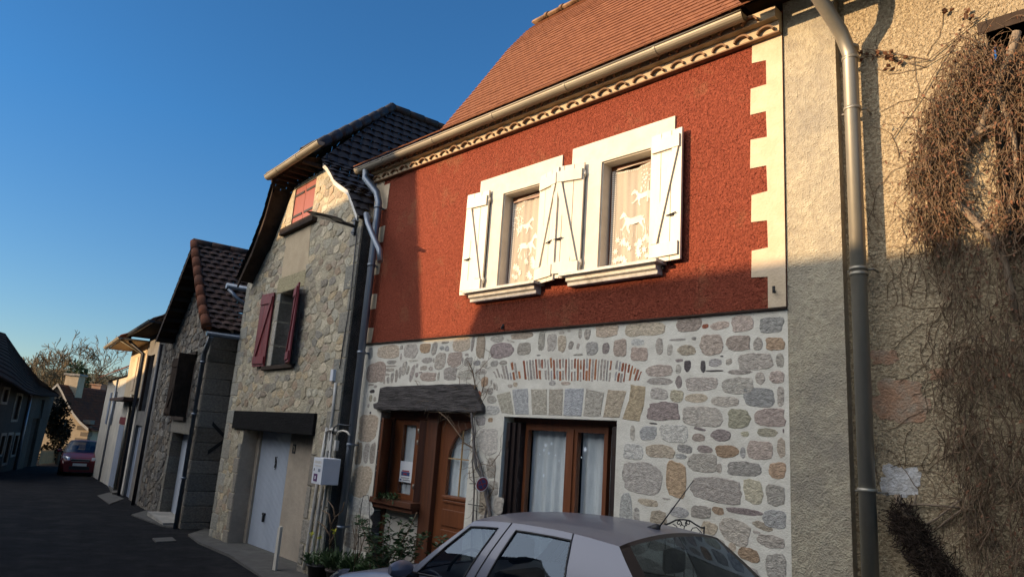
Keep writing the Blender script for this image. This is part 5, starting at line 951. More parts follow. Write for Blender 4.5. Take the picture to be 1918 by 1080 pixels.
# ------------------------------------------------------------ cars
def smooth_all(o):
    for p in o.data.polygons: p.use_smooth=True
def car(name,label,fr,x_sign,paint,D,detail=True):
    # fr: local frame, u = towards the tail, v = across (0 near side .. centre at v=W), w up. D = dimensions
    t=thing(name,label,'car',fr(D['len']/2,D['hw'],0)); hw=D['hw']; cv=hw
    pf=lambda P,x: P[0][1] if x<=P[0][0] else (P[-1][1] if x>=P[-1][0] else next(a[1]+(b[1]-a[1])*(x-a[0])/(b[0]-a[0]) for a,b in zip(P,P[1:]) if a[0]<=x<=b[0]))
    def sm(P,x): return sum(pf(P,x+d)*wt for d,wt in ((-.10,1),(-.05,2),(0,3),(.05,2),(.10,1)))/9
    belt=D['belt']; top=D['top']; plan=D['plan']
    # lower body
    N=56; rows=[]
    for i in range(N+1):
        x=D['len']*i/N; h=sm(belt,x); W=sm(plan,x); zt=sm(top,x) 
        half=[(W*.90,.17),(W*.97,.24),(W*.995,.42),(W,.60),(W*.985,h-.10),(W*.955,h-.02),(W*.90,h),(W*.60,zt-.012),(W*.3,zt),(0,zt+.003)]
        rows.append([fr(x,cv-a,b) for a,b in half]+[fr(x,cv+a,b) for a,b in half[-2::-1]])
    mb=MB(); mb.grid(rows); mb.face([v for v in mb.bm.verts[:0]]) if False else None
    mb.poly(rows[0]); mb.poly(rows[-1][::-1]); body=mb.build('body',paint,t)
    # greenhouse: columns (bottom x, top x) ; side surface between belt and roof edge
    cols=D['cols']; G_=D['glassrange']; rz=D['roofz']
    def P(ci,f,side,off=0):
        xb,xt=cols[ci]; x=xb+(xt-xb)*f; zb=sm(belt,xb)-.01; ztp=sm(rz,xt); z=zb+(ztp-zb)*f
        Wb=sm(plan,xb)*.945; Wt=D['roofw']; W=Wb+(Wt-Wb)*(f**1.15)+off+.018*math.sin(f*math.pi); return fr(x,cv-side*W,z)
    fs=[0,.08,.30,.55,.80,.90,.96,1]
    for side in (1,-1):
        mb=MB(); gm=[MB() for _ in G_]; tr=MB()
        for ci in range(len(cols)-1):
            gi=[k for k,g in enumerate(G_) if g[0]<=ci<g[1]]
            for k in range(len(fs)-1):
                q=[P(ci,fs[k],side),P(ci+1,fs[k],side),P(ci+1,fs[k+1],side),P(ci,fs[k+1],side)]
                if gi and 1<=k<5:
                    o=-.006; q=[P(ci,fs[k],side,o),P(ci+1,fs[k],side,o),P(ci+1,fs[k+1],side,o),P(ci,fs[k+1],side,o)]
                    gm[gi[0]].poly(q,True)
                else: mb.poly(q,True)
        bmesh.ops.remove_doubles(mb.bm,verts=mb.bm.verts[:],dist=.001); mb.build('pillars',paint,t)
        for g,rg_ in zip(gm,G_):
            bmesh.ops.remove_doubles(g.bm,verts=g.bm.verts[:],dist=.001); w_=g.build('side_window','car_glass',t)
            a,b=rg_; e=MB(); edge=[P(c,fs[1],side,.001) for c in range(a,b+1)]+[P(b,f,side,.001) for f in fs[2:5]]+[P(c,fs[5],side,.001) for c in range(b,a-1,-1)]+[P(a,f,side,.001) for f in fs[4:1:-1]]
            e.tube(edge+[edge[0]],.008,6,cap=False); e.build('window_seal','black_trim',w_)
        if detail:
            sg=MB()
            for c in D['shut']: sg.tube([P(c,f,side,.0008) for f in fs],.0055,5)
            for c in D['shut']:
                xb=cols[c][0]; sg.tube([fr(xb,cv-side*(sm(plan,xb)*k_+.001),z) for k_,z in ((.985,sm(belt,xb)-.10),(1,.6),(.995,.42),(.97,.26))],.004,5)
            sg.build('shut_lines','black_trim',t)
    for side in (1,-1):
        for hx in D.get('handles',()):
            m=MB(); zb=sm(belt,hx)-.10; m.tube([fr(hx-.09,cv-side*(sm(plan,hx)*.99),zb),fr(hx-.05,cv-side*(sm(plan,hx)+.02),zb+.005),fr(hx+.05,cv-side*(sm(plan,hx)+.02),zb+.005),fr(hx+.09,cv-side*(sm(plan,hx)*.99),zb)],.012,6); m.build('door_handle',paint,t)
    # roof, windscreen, tailgate glass
    c0,cN=0,len(cols)-1; crown=D['crown']
    def across(A,B,n=12,h=.0): 
        return [A.lerp(B,k/n)+Vector((0,0,h*math.sin(math.pi*k/n)**.8)) for k in range(n+1)]
    mb=MB(); mb.grid([across(P(c,1,1),P(c,1,-1),14,crown) for c in range(cN+1)]); bmesh.ops.remove_doubles(mb.bm,verts=mb.bm.verts[:],dist=.001); mb.build('roof',paint,t)
    def screen(c,xc,zc,nm,bow):
        A=[P(c,f,1) for f in fs]; B=[P(c,f,-1) for f in fs]; g=[]
        for k,f in enumerate(fs):
            row=across(A[k],B[k],14,crown*f)
            row=[p+fr.dx*(bow*(1-f)+bow*.35)*math.sin(math.pi*j/14)**.8*(1 if c else -1)*1.0 for j,p in enumerate(row)] if k<len(fs)-1 else row
            g.append(row)
        mb=MB(); mb.grid([[r_[j] for j in range(1,14)] for r_ in g[1:-1]]); w_=mb.build(nm,'car_glass',t)
        mb=MB(); mb.grid([r_[0:2] for r_ in g]); mb.grid([r_[13:15] for r_ in g]); mb.grid(g[-2:]); mb.grid(g[0:2]); mb.build('screen_surround','black_trim',w_)
    screen(0,0,0,'windscreen',D['bow']); screen(cN,0,0,'rear_window',D['bow']*.6)
    # wheels
    for xw in D['wheels']:
        for side in (1,-1):
            yc=cv-side*(hw-.10); w_=MB(); w_.tube([fr(xw,yc-side*.10,.29),fr(xw,yc+side*.10,.29)],.29,28); wo=w_.build('wheel','rubber',t)
            r_=MB(); r_.tube([fr(xw,yc-side*.085,.29),fr(xw,yc-side*.112,.29)],[.20,.185],24); r_.build('rim','rim',wo)
            a_=MB(); a_.grid([[fr(xw+rr_*math.cos(k*math.pi/16),cv-side*(hw*1.003+(.004 if rr_>.34 else -.02)),.29+rr_*math.sin(k*math.pi/16)) for k in range(17)] for rr_ in (.29,.335,.36)]); a_.build('wheel_arch','black_trim',wo)
    # interior
    for sx in D['seats']:
        for sy in (-.36,.36):
            m=MB(); m.box(fr,sx,sx+.12,cv+sy-.23,cv+sy+.23,.45,1.02); m.box(fr,sx+.02,sx+.10,cv+sy-.12,cv+sy+.12,1.06,1.24); m.box(fr,sx-.45,sx,cv+sy-.23,cv+sy+.23,.38,.52); m.build('seat','seat_cloth',t,bev=.04)
    m=MB(); sx=D['seats'][0]-.55; m.tube([fr(sx+.06*math.sin(k*math.pi/12),cv+.36*D['lhd']+.18*math.cos(k*math.pi/12),.92+.17*math.sin(k*math.pi/12)) for k in range(25)],.014,6,cap=False); m.build('steering_wheel','black_trim',t)
    m=MB(); m.box(fr,D['cols'][0][0]-.1,D['cols'][0][0]+.35,cv-.6,cv+.6,.70,.86); m.build('dashboard','seat_cloth',t,bev=.03)
    # mirrors
    for side in (1,-1):
        xb=cols[0][0]+.14; zb=sm(belt,xb); o=fr(xb,cv-side*(sm(plan,xb)*.945),zb); m=MB(); out=-fr.n*side
        g=[]
        for k in range(9):
            f=k/8; r_=math.sin(math.pi*(.08+.84*f))**.5; y=.05+.20*f
            g.append([o+out*y+fr.dx*(.045*r_*math.cos(a)-.0)+Vector((0,0,.065*r_*math.sin(a)+.065)) for a in [j*math.pi/6 for j in range(13)]])
        m.grid(g); m.poly(g[0][:-1]); m.poly(g[-1][:-1]); mo=m.build('mirror',paint,t)
        m=MB(); m.tube([o-out*.02+Vector((0,0,.0)),o+out*.10+Vector((0,0,.03))],.030,8); m.build('mirror_foot','black_trim',mo)
    # lamps, plates, bumper trim
    L=D['len']
    for side in (1,-1):
        m=MB(); zf=D['headz']; x0=.04
        g=[[fr(x0+.02+.16*f**2*1.3,cv-side*(hw*(.52+.40*f)),zf-.07+.02*f),fr(x0+.05+.18*f**2*1.3,cv-side*(hw*(.52+.40*f)),zf+.02+.03*f),fr(x0+.10+.24*f**2*1.3,cv-side*(hw*(.52+.38*f)),zf+.075+.03*f)] for f in (0,.25,.5,.75,1)]
        m.grid([[p-fr.dx*.03 for p in r_] for r_ in g]); m.build('headlight','head_lens',t)
        m=MB(); zt_=D['tailz']; m.grid([[fr(L-.02-.10*f**2,cv-side*(hw*(.70+.27*f)),zt_-.12),fr(L-.03-.12*f**2,cv-side*(hw*(.70+.26*f)),zt_+.12)] for f in (0,.33,.66,1)]); o_=m.build('tail_light','tail_red',t)
        for v_ in o_.data.vertices: v_.co+=fr.dx*.03
    m=MB(); m.box(fr,-.03,.0,cv-.26,cv+.26,.42,.53); m.build('number_plate','plate',t); 
    m=MB(); m.box(fr,L,L+.03,cv-.26,cv+.26,.55,.66); m.build('number_plate','plate',t)
    m=MB(); m.box(fr,-.02,.02,cv-.38,cv+.38,.27,.40); m.build('air_intake','black_trim',t)
    m=MB(); m.box(fr,-.02,.02,cv-.36,cv+.36,D['headz']-.075,D['headz']-.01); gr=m.build('grille','black_trim',t)
    m=MB(); m.box(fr,-.035,.0,cv-.36,cv+.36,D['headz']-.012,D['headz']+.003); m.box(fr,-.035,.0,cv-.33,cv+.33,D['headz']-.088,D['headz']-.074); m.build('grille_bar','rim',gr)
    return t,P,sm
# silver hatchback parked along the red house; its nose points left
cx0=-5.98; gl0=gz(-4)-.085
Fc_=Fr(0,0,0); Fc_.o=Vector((cx0,3.44,gl0)); tilt=.0265; Fc_.dx=Vector((1,0,tilt)).normalized(); Fc_.n=Vector((0,1,0))
S=dict(len=4.1,hw=.86,headz=.66,tailz=.80,bow=.13,crown=.055,lhd=-1,roofw=.60,
 plan=[(0,.62),(.12,.74),(.4,.82),(1.2,.855),(2.2,.86),(3.2,.85),(3.8,.79),(4.02,.72),(4.1,.66)],
 belt=[(0,.52),(.1,.62),(.5,.78),(.95,.865),(1.3,.90),(2.4,.93),(3.3,.95),(3.9,.94),(4.1,.90)],
 top=[(0,.56),(.12,.66),(.5,.80),(1.0,.89),(1.5,.95),(2.4,.95),(3.3,.96),(3.7,1.0),(3.95,.99),(4.1,.93)],
 cols=[(1.42,1.93),(1.52,1.98),(1.62,2.03),(1.85,2.12),(2.06,2.24),(2.16,2.33),(2.28,2.42),(2.42,2.56),(2.72,2.76),(3.02,2.90),(3.18,3.02),(3.42,3.14),(3.70,3.27)],
 glassrange=[(1,4),(6,9)],shut=[5,9],roofz=[(1.9,1.335),(2.15,1.36),(2.45,1.368),(2.8,1.362),(3.05,1.345),(3.3,1.315)],wheels=[.80,3.34],seats=[2.15,3.0],handles=[2.05,2.85])
sc,PS,smS=car('silver_car','silver hatchback with a roof aerial parked in front of the red house','x' and Fc_,1,'car_silver',S) if False else car('silver_car','silver hatchback with a roof aerial parked in front of the red house',Fc_,1,'car_silver',S)
ab=ray(1232,990); ab=Vector((0,0,ZC))+ab*(4.30/ab.y); at=ray(1299,899); at=Vector((0,0,ZC))+at*(4.30/at.y)
m=MB(); m.tube([ab-Vector((.06,0,.02)),ab+Vector((0,0,.012)),ab+(at-ab)*.06+Vector((.0,0,.0))],[.035,.028,.010],8); an=m.build('aerial_base','black_trim',sc)
m=MB(); m.tube([ab,ab.lerp(at,.5),at],[.005,.004,.003],6); m.build('aerial','black_trim',sc)
# small red hatchback facing the camera at the end of the street
rp_=G(145,891); Fr_=Fr(0,0,0); car_dir=Vector((-1,.28,0)).normalized(); rk=30.0/Vector((rp_.x,rp_.y,0)).length
RD=dict(S); RD.update(len=3.9,hw=.78,headz=.70,crown=.05,bow=.16,roofw=.56,cols=[(1.0,1.62),(1.10,1.68),(1.2,1.75),(1.6,1.9),(2.0,2.1),(2.1,2.2),(2.2,2.3),(2.5,2.6),(2.9,2.9),(3.1,3.1),(3.3,3.25),(3.5,3.4),(3.7,3.55)],top=[(0,.62),(.12,.74),(.5,.88),(1.0,.98),(1.3,1.0),(3.9,1.0)],belt=[(0,.58),(.1,.70),(.5,.84),(.95,.92),(1.3,.96),(2.4,1.0),(3.9,1.0)],roofz=[(1.5,1.42),(2.,1.45),(2.8,1.45),(3.5,1.40)],wheels=[.74,3.24],plan=[(0,.58),(.12,.70),(.4,.76),(1.2,.78),(3.2,.78),(3.75,.72),(3.9,.64)])
C0=rp_*1.0; C0=Vector((rp_.x,rp_.y,0)); C0.z=gz(C0.x)
Fr_.dx=Vector((-1,.27,-.0265)).normalized(); Fr_.n=Vector((.27,1,0)).normalized(); 
Fr_.o=C0-Fr_.n*.78
car('red_car','small dark red hatchback parked facing the viewer at the far end of the street',Fr_,1,'car_red',RD,False)
# ------------------------------------------------------------ plants at the foot of the wall
def leafq(mb,p,d,l,wd,fold=.3):
    d=d.normalized(); s_=d.cross(Vector((jit(1),jit(1),1))).normalized(); u_=s_.cross(d); a=mb.bm.verts.new(p); b=mb.bm.verts.new(p+d*l*.5+s_*wd); c=mb.bm.verts.new(p+d*l-u_*l*.15); e=mb.bm.verts.new(p+d*l*.5-s_*wd); m_=mb.bm.verts.new(p+d*l*.5-u_*wd*fold)
    for q in ((a,b,m_),(b,c,m_),(c,e,m_),(e,a,m_)): mb.face(list(q),False)
def wander(p,d,n,st,j,g=0):
    P=[Vector(p)]; d=Vector(d).normalized()
    for _ in range(n): d=(d+Vector((jit(j),jit(j),jit(j)-g))).normalized(); P.append(P[-1]+d*st)
    return P
sp=F3(pu(725,1040,-.35),-.38,gz(-7.6)); sh_=thing('laurel_shrub','leafy dark green laurel shrub in front of the door window','shrub',sp)
tw=MB(); lv=MB()
for k in range(22):
    P=wander(sp+Vector((jit(.16),jit(.06),0)),(jit(.5),jit(.25),1),11,.108,.16); h=len(P)*(.6+.4*rnd.random()); P=P[:int(h)]; tw.tube(P,[.008*(1-i/len(P)*.7) for i in range(len(P))],5)
    for i in range(2,len(P)):
        for q in range(9):
            a=rnd.random()*6.28; leafq(lv,P[i]+Vector((jit(.02),jit(.02),jit(.03))),Vector((math.cos(a),math.sin(a)*.9,.25+jit(.5))),.085+jit(.02),.017)
P=wander(sp+Vector((.1,0,.4)),(.35,.1,1),9,.09,.08); tw.tube(P,.006,5)
for i in range(5,10):
    for q in range(3): a=rnd.random()*6.28; leafq(lv,P[i-1],Vector((math.cos(a),math.sin(a),.3)),.08,.015)
tw.build('stems','twig',sh_); lv.build('leaves','leaf_dark',sh_)
def pot(x,y,lab,r=.16,h=.26,m='black_pot',grass=90,flow=(),hgt=.25,v=-.35):
    u_=F3.px(x,y,v)[0]; o=F3(u_,v,gz(u_)); t=thing('potted_plant',lab,'potted plant',o,'pots along the foot of the wall')
    mb=MB(); mb.tube([o,o+Vector((0,0,h*.9)),o+Vector((0,0,h*.9)),o+Vector((0,0,h))],[r*.72,r*.95,r*1.06,r*1.06],20); mb.build('pot',m,t)
    mb=MB()
    for k in range(grass):
        a=rnd.random()*6.28; q=r*rnd.random()**.5; P=wander(o+Vector((q*math.cos(a),q*math.sin(a),h*.97)),(math.cos(a)*.5,math.sin(a)*.5,1),4,hgt/4*(.6+.6*rnd.random()),.3,.12)
        leafq(mb,P[0],P[2]-P[0],(P[3]-P[0]).length,.012); leafq(mb,P[2],P[4]-P[2],.09,.014)
    mb.build('foliage','leaf_grass',t)
    if flow:
        fb=MB(); sb=MB()
        for (fx,fy) in flow:
            uu,ww=F3.px(fx,fy,v); c=F3(uu,v,ww); sb.tube([o+Vector((jit(.05),0,h)),(o+c)/2+Vector((jit(.04),0,.06)),c],.004,4)
            for k in range(26): leafq(fb,c+Vector((jit(.025),jit(.025),jit(.02))),Vector((jit(1),jit(1),jit(1))),.028,.009)
        fb.build('flowers','yellow_petal',t); sb.build('flower_stems','leaf_grass',t)
pot(598,1060,'pot of spurge with two yellow-green flower heads by the white conduits',flow=((584,999),(599,1006)),hgt=.18)
pot(632,1068,'pot with one tall yellow-green flower head below the meter box',flow=((626,994),),r=.15,m='terracotta_pot',hgt=.34,grass=130)
pot(668,1062,'pot of grassy leaves at the foot of the big downpipe',r=.15,hgt=.32,m='terracotta_pot',grass=140)
pot(700,1075,'low pot of grassy leaves left of the laurel shrub',r=.13,hgt=.26,m='black_pot',grass=110)
def sprig(nm,lab,cat,base,lines,r=.008,m='twig',v=-.3,group=None):
    mb=MB(); 
    for L_ in lines:
        P=[F3(*((lambda q:(q[0],v+jit(.015),q[1]))(F3.px(x,y,v)))) for x,y in L_]; mb.tube(P,[r*(1-.6*i/len(P)) for i in range(len(P))],5)
    u_,w_=F3.px(*base,v); return tag(own(mb.build(nm,m),F3(u_,v,gz(u_)+.2)),lab,cat,group)
sprig('bare_shrub','bare dark forked shrub branches in front of the meter box wall','shrub',(618,1050),[[(618,1060),(617,1010),(620,985),(628,968),(640,955),(645,940)],[(621,985),(617,962),(602,955)],[(616,1002),(606,985),(594,976)],[(628,968),(626,950),(614,935)],[(618,1020),(628,1000),(632,985)]],.012)
sprig('wire_hoop','tall thin dark wire hoop standing among the pots','plant support',(670,1040),[[(668,1060),(671,1000),(676,945),(682,928),(688,927),(691,940),(692,990),(690,1060)]],.006,'iron')
sprig('dry_stalks','dry upright stalks between the downpipe and the laurel shrub','plant',(665,1050),[[(660,1060),(664,1010),(670,960)],[(664,1060),(668,1000),(673,950)],[(663,1030),(672,1010),(668,985)],[(667,1050),(676,1030),(674,1000)],[(675,990),(681,975),(679,962)],[(672,1040),(683,1005),(678,970)],[(665,1010),(660,990),(662,975)]],.006)
mb=MB()                                                # window-box greenery on the narrow sill
for k in range(120):
    u_=rl+.1+rnd.random()*.45; leafq(mb,F3(u_,.02+jit(.08),zs+.0+abs(jit(.05))),Vector((jit(1),-.6+jit(.5),jit(1.2))),.07,.010)
tag(own(mb.build('trailing_plant','leaf_grass'),F3(rl+.3,.02,zs)),'small straggly green plant on the sill of the narrow window','plant')
# climbing vine between the door and the large window
vn=thing('climbing_vine','bare grey climbing vine with twisted stems between the front door and the large window','vine',F3(pu(915,990),-.05,gz(-6.1)))
def vline(L_,v=-.05): return [F3(*((lambda q:(q[0],v+jit(.012),q[1]))(F3.px(x,y,v)))) for x,y in L_]
trunks=[([(925,1075),(922,1000),(918,960),(910,925),(905,900),(893,875),(889,845),(886,815),(884,785),(883,770)],.026),([(912,1075),(905,985),(912,950),(914,920),(904,890),(898,868),(890,845)],.02),([(884,1070),(883,1000),(886,950),(889,910),(884,870),(886,840),(891,810),(889,780)],.012),([(890,840),(880,835),(870,828),(862,818),(850,800),(837,783),(822,770),(806,757)],.010),([(806,757),(797,745),(786,728),(778,712)],.005),([(806,757),(800,752),(780,733)],.004),([(883,770),(886,750),(890,720),(885,695),(880,680)],.009),([(885,765),(900,742),(905,720),(908,700)],.005),([(880,772),(868,748),(862,730),(860,705)],.005),([(889,700),(900,690),(915,672),(922,665)],.004),([(893,875),(905,868),(920,872),(934,850),(940,840)],.004),([(915,930),(925,915),(928,890),(927,870)],.005),([(905,985),(912,1000),(920,1010)],.006),([(889,905),(880,895),(878,880)],.004),([(884,765),(898,760),(910,742),(915,728)],.004),([(862,748),(858,738),(868,730)],.003),([(886,700),(878,690),(874,678)],.003),([(892,722),(900,712),(896,700)],.003)]
mb=MB(); tw=MB()
for L_,r_ in trunks:
    P=vline(L_); (mb if r_>.011 else tw).tube(P,[r_*(1-.45*i/len(P))*(1+jit(.15)) for i in range(len(P))],7)
    for i in range(1,len(P)):
        for q in range(3 if r_>.008 else 1):
            a=wander(P[i]+Vector((jit(.02),0,jit(.03))),(jit(1),-.1,jit(1)),6,.035,.5); tw.tube(a,[.003*(1-.1*k) for k in range(len(a))],4,cap=False)
mb.build('stem','grey_bark',vn); tw.build('twigs','twig',vn)
mb=MB()
for L_ in ([(880,905),(898,905)],[(878,943),(906,948)],[(895,905),(893,945),(890,985)],[(911,948),(910,985)]): mb.tube(vline(L_,-.03),.005,5)
tag(own(mb.build('wire_trellis','iron'),F3(pu(890,940),-.03,pw(890,985))),'thin iron trellis behind the foot of the climbing vine','trellis')
u_,w_=F3.px(903,906,-.13); f=F3.sub(u_,-.13,w_,-50); sg=thing('parking_sign','small round blue and red no-parking disc tied to the climbing vine','sign',f(0,0,0)); a=R(-24)
def rot(P): return [(x*math.cos(a)-y*math.sin(a),x*math.sin(a)+y*math.cos(a)) for x,y in P]
cir=lambda r_,n=24:[(r_*math.cos(k*2*math.pi/n),r_*1.25*math.sin(k*2*math.pi/n)) for k in range(n)]
for nm,m_,P,o in (('rim','paper',cir(.066),0),('red_ring','red_enamel',cir(.06),.004),('blue_field','blue_enamel',cir(.042),.008)): mb=MB(); mb.prism(f,rot(P),-o-.004,-o); mb.build(nm,m_,sg)
for s_ in (-1,1): mb=MB(); mb.prism(f,rot([(-.04,-.008+.04*s_*.9),(-.04,.008+.04*s_*.9),(.04,.008-.04*s_*.9),(.04,-.008-.04*s_*.9)]),-.014-.001*s_,-.012); mb.build('red_bar','red_enamel',sg)
# scrolled iron backrest behind the car
v=-.45; ib=[]
def ipt(x,y): q=F3.px(x,y,v); return F3(q[0],v,q[1])
mb=MB(); sX=lambda x,y:(1150+x/4,810+y/4)
def il(L_,r_=.006): mb.tube([ipt(*sX(x,y)) for x,y in L_],r_,6)
il([(380,690),(420,675),(465,652),(520,648),(570,658),(610,685),(650,708),(678,712)],.007); il([(382,670),(384,760),(385,1100)]); il([(676,700),(672,790),(668,1100)]); il([(384,760),(672,790)],.006)
for cx,sn in ((487,1),(555,-1)):
    il([(cx+sn*r_*math.cos(a_),675+r_*math.sin(a_)) for r_,a_ in ((6+k*1.1,k*.5) for k in range(16))],.004)
il([(520,740),(528,700),(512,690),(498,660)],.004); il([(528,700),(540,690),(545,662)],.004); il([(440,680),(470,700),(478,725)],.004); il([(565,750),(590,712),(620,708),(640,730),(655,745),(665,760),(650,772),(635,765),(634,752),(645,748)],.004)
for k in range(5): il([(384+70*k,760+7*k),(384+70*k,1080)],.004)
tag(own(mb.build('iron_chair_back','iron'),ipt(1290,1085)-Vector((0,0,.3))),'black wrought-iron scrolled seat back standing between the car and the wall','garden chair')
# ------------------------------------------------------------ dead creeper on the right-hand wall
cp=thing('dead_creeper','large leafless brown creeper hanging over the roughcast wall and its window','creeper',F3(-.9,-.05,0))
def wp(x,y,v=.0): q=F3.px(x,y,v); return F3(q[0],v,q[1])
ZN=[([(1795,62),(1835,60),(1850,100),(1830,200),(1800,250),(1795,330),(1790,420),(1770,450),(1720,450),(1702,400),(1700,300),(1712,240),(1745,170),(1775,110)],850),
    ([(1840,70),(2050,30),(2050,470),(1860,450),(1850,330),(1868,230),(1845,170)],1100),
    ([(1760,430),(2050,430),(2050,700),(1800,700),(1780,560)],430),
    ([(1800,640),(2050,640),(2050,1150),(1830,1150),(1790,900)],820),
    ([(1690,440),(1800,440),(1810,760),(1740,640)],80),([(1740,660),(1830,640),(1850,1080),(1780,1080)],150)]
tw=MB(); lf_=MB()
for P,n in ZN:
    xs_=[p[0] for p in P]; ys_=[p[1] for p in P]; k=0
    while k<n:
        x=rnd.uniform(min(xs_),max(xs_)); y=rnd.uniform(min(ys_),max(ys_))
        if not inpoly(x,y,P): continue
        k+=1; o=wp(x,y,TV-.03-rnd.random()*.16*(1 if n>400 else .3)); down=rnd.random()<.72
        A=wander(o,(jit(.5),jit(.2),-1 if down else jit(1)),7,.028+rnd.random()*.018,.38,.10)
        for a_ in A: a_.y=min(a_.y,5.6+TV-.008)
        tw.tube(A,[.0038*(1-.09*i) for i in range(len(A))],3,cap=False)
        if rnd.random()<(.75 if y<500 else .22) and n>400:
            for q in range(3): leafq(lf_,A[rnd.randint(1,6)],Vector((jit(1),-.3+jit(.5),-.6+jit(.8))),.022+rnd.random()*.02,.009)
br=MB()
for L_,r_ in (([(1905,60),(1890,110),(1862,170),(1848,210),(1838,240),(1815,262),(1800,290),(1796,330)],.030),([(1796,290),(1815,262),(1850,240),(1880,232)],.022),([(1860,140),(1880,200),(1900,260),(1905,330),(1885,420),(1870,470)],.022),([(1790,380),(1812,400),(1835,425),(1855,445),(1880,480),(1893,540),(1905,600)],.030),([(1855,440),(1870,420),(1865,400)],.014),([(1830,420),(1850,415),(1866,405)],.012),([(1720,420),(1740,340),(1760,260),(1790,180),(1810,110)],.010),([(1850,150),(1800,170),(1750,200)],.008),([(1990,100),(1985,500),(1990,1100)],.03)):
    br.tube([wp(x,y,TV-.07) for x,y in L_],[r_*(1-.35*i/len(L_))*(1+jit(.1)) for i in range(len(L_))],8)
for k in range(70):                                    # thin runners clinging to the render
    x=rnd.uniform(1640,1800); y=rnd.uniform(60,1050)
    if x<1700 and rnd.random()<.5: continue
    A=wander(wp(x,y,TV-.008),(jit(.5),0,jit(1)),9,.05,.45)
    for a_ in A: a_.y=5.6+TV-.007
    tw.tube(A,[.0026]*len(A),3,cap=False)
for L_ in ([(1612,100),(1640,104),(1665,108),(1690,118)],[(1742,112),(1700,105),(1660,96),(1615,92)],[(1850,20),(1790,70),(1740,112),(1700,118)],[(1800,60),(1760,120),(1720,190),(1690,230),(1670,260)],[(1700,118),(1730,125),(1750,112),(1790,90)]):
    tw.tube([wp(x,y,TV-.02) for x,y in L_],[.004]*len(L_),4,cap=False)
for (x,y) in ((1613,100),(1618,106),(1640,104),(1664,106),(1670,108),(1672,112),(1690,112),(1668,130),(1810,30),(1815,38),(1778,20)):
    for q in range(5): leafq(lf_,wp(x+jit(4),y+jit(4),TV-.02),Vector((jit(1),-.4,jit(1))),.05,.018)
br.build('branches','vine_bark',cp); tw.build('twigs','twig',cp); lf_.build('dead_leaves','dead_leaf',cp)
c2=thing('dead_climber','low dark brown dead climber with a cut stem at the foot of the roughcast wall','creeper',wp(1740,1100,-.05))
tw=MB(); br=MB(); br.tube([wp(x,y,TV-.08) for x,y in ((1770,1120),(1745,1060),(1720,1010),(1698,965),(1684,945),(1680,925))],[.05,.045,.035,.028,.024,.022],8)
for k in range(1500):
    f=rnd.random(); x=1682+f*85+jit(16+14*f); y=960+f*130+jit(20); A=wander(wp(x,y,TV-.02-rnd.random()*.12),(jit(1),jit(.6),jit(1)),4,.022,.5)
    for a_ in A: a_.y=min(a_.y,5.6+TV-.008)
    tw.tube(A,[.003]*len(A),3,cap=False)
for L_ in ([(1700,985),(1720,990),(1755,970),(1800,935)],[(1695,960),(1712,945),(1716,925)],[(1685,945),(1730,944),(1800,950)],[(1755,990),(1790,962),(1830,935)]): br.tube([wp(x,y,TV-.03) for x,y in L_],[.008]*len(L_),5)
br.build('stem','vine_bark',c2); tw.build('twigs','rust_tile' if False else 'old_wood',c2)
# ------------------------------------------------------------ trees, hedge, fence, hill
def bare_tree(o,H,spread,seed,depth=6,lean=0):
    r_=random.Random(seed); tr=MB(); cr=MB(); cnt=[0]
    def grow(p,d,l,rad,lv):
        n=4; P=[p]; 
        for _ in range(n): d=(d+Vector((r_.uniform(-.16,.16),r_.uniform(-.16,.16),r_.uniform(-.05,.12)))).normalized(); P.append(P[-1]+d*l/n)
        (tr if lv<=1 else cr).tube(P,[max(.028,rad*(1-.38*i/n)) for i in range(n+1)],6 if lv<3 else 3,cap=False); cnt[0]+=1
        if lv>=depth: return
        k=3 if lv<2 else r_.choice((2,3,3))
        for q in range(k):
            a=r_.uniform(0,6.28); s_=r_.uniform(.45,.95)*spread; a_=d.cross(Vector((math.cos(a),math.sin(a),.3))).normalized()
            grow(P[-1] if q<2 else P[r_.randint(2,3)],(d+a_*s_).normalized(),l*r_.uniform(.66,.84),rad*.60,lv+1)
    grow(o,Vector((lean,0,1)),H*.24,H*.022,0); return tr,cr
def tree(x,y,dist,hpx,seed,label,nm='bare_tree',spread=1.,depth=6,m='wood_twigs'):
    r=ray(x,y); k=dist/Vector((r.x,r.y,0)).length; o=Vector((r.x*k,r.y*k,gz(-110)-.5)); rt_=ray(x,hpx); H=ZC+rt_.z*k-o.z
    t=thing(nm,label,'tree',o,'bare winter trees at the end of the street'); tr,cr=bare_tree(o,H*1.27,spread,seed,depth); tr.build('trunk','tree_bark',t); cr.build('crown',m,t); return t
tree(134,770,95,645,3,'tall bare round-crowned tree behind the big chimney',spread=1.05,depth=7)
tree(86,770,92,656,5,'bushy reddish-brown bare tree rising left of the big chimney',spread=1.0,depth=7)
tree(193,770,100,690,9,'small bare tree just left of the terraced houses',spread=1.0,depth=6)
tree(60,770,100,668,15,'bare tree half hidden behind the slate-roofed house',spread=.9,depth=6)
tree(163,770,110,690,21,'low bare tree between the two chimneys',spread=1.1,depth=6)
tree(225,770,105,700,27,'bare tree partly hidden behind the terraced houses',spread=1.,depth=6)
def leafcloud(mb,c,r_,n,l,w_,fl=1):
    for k in range(n):
        d=Vector((rnd.gauss(0,1),rnd.gauss(0,1),rnd.gauss(0,1))).normalized(); p=c+Vector((d.x*r_[0],d.y*r_[1],d.z*r_[2]))*(rnd.random()**.4)
        leafq(mb,p,d+Vector((jit(.6),jit(.6),jit(.6))),l,w_)
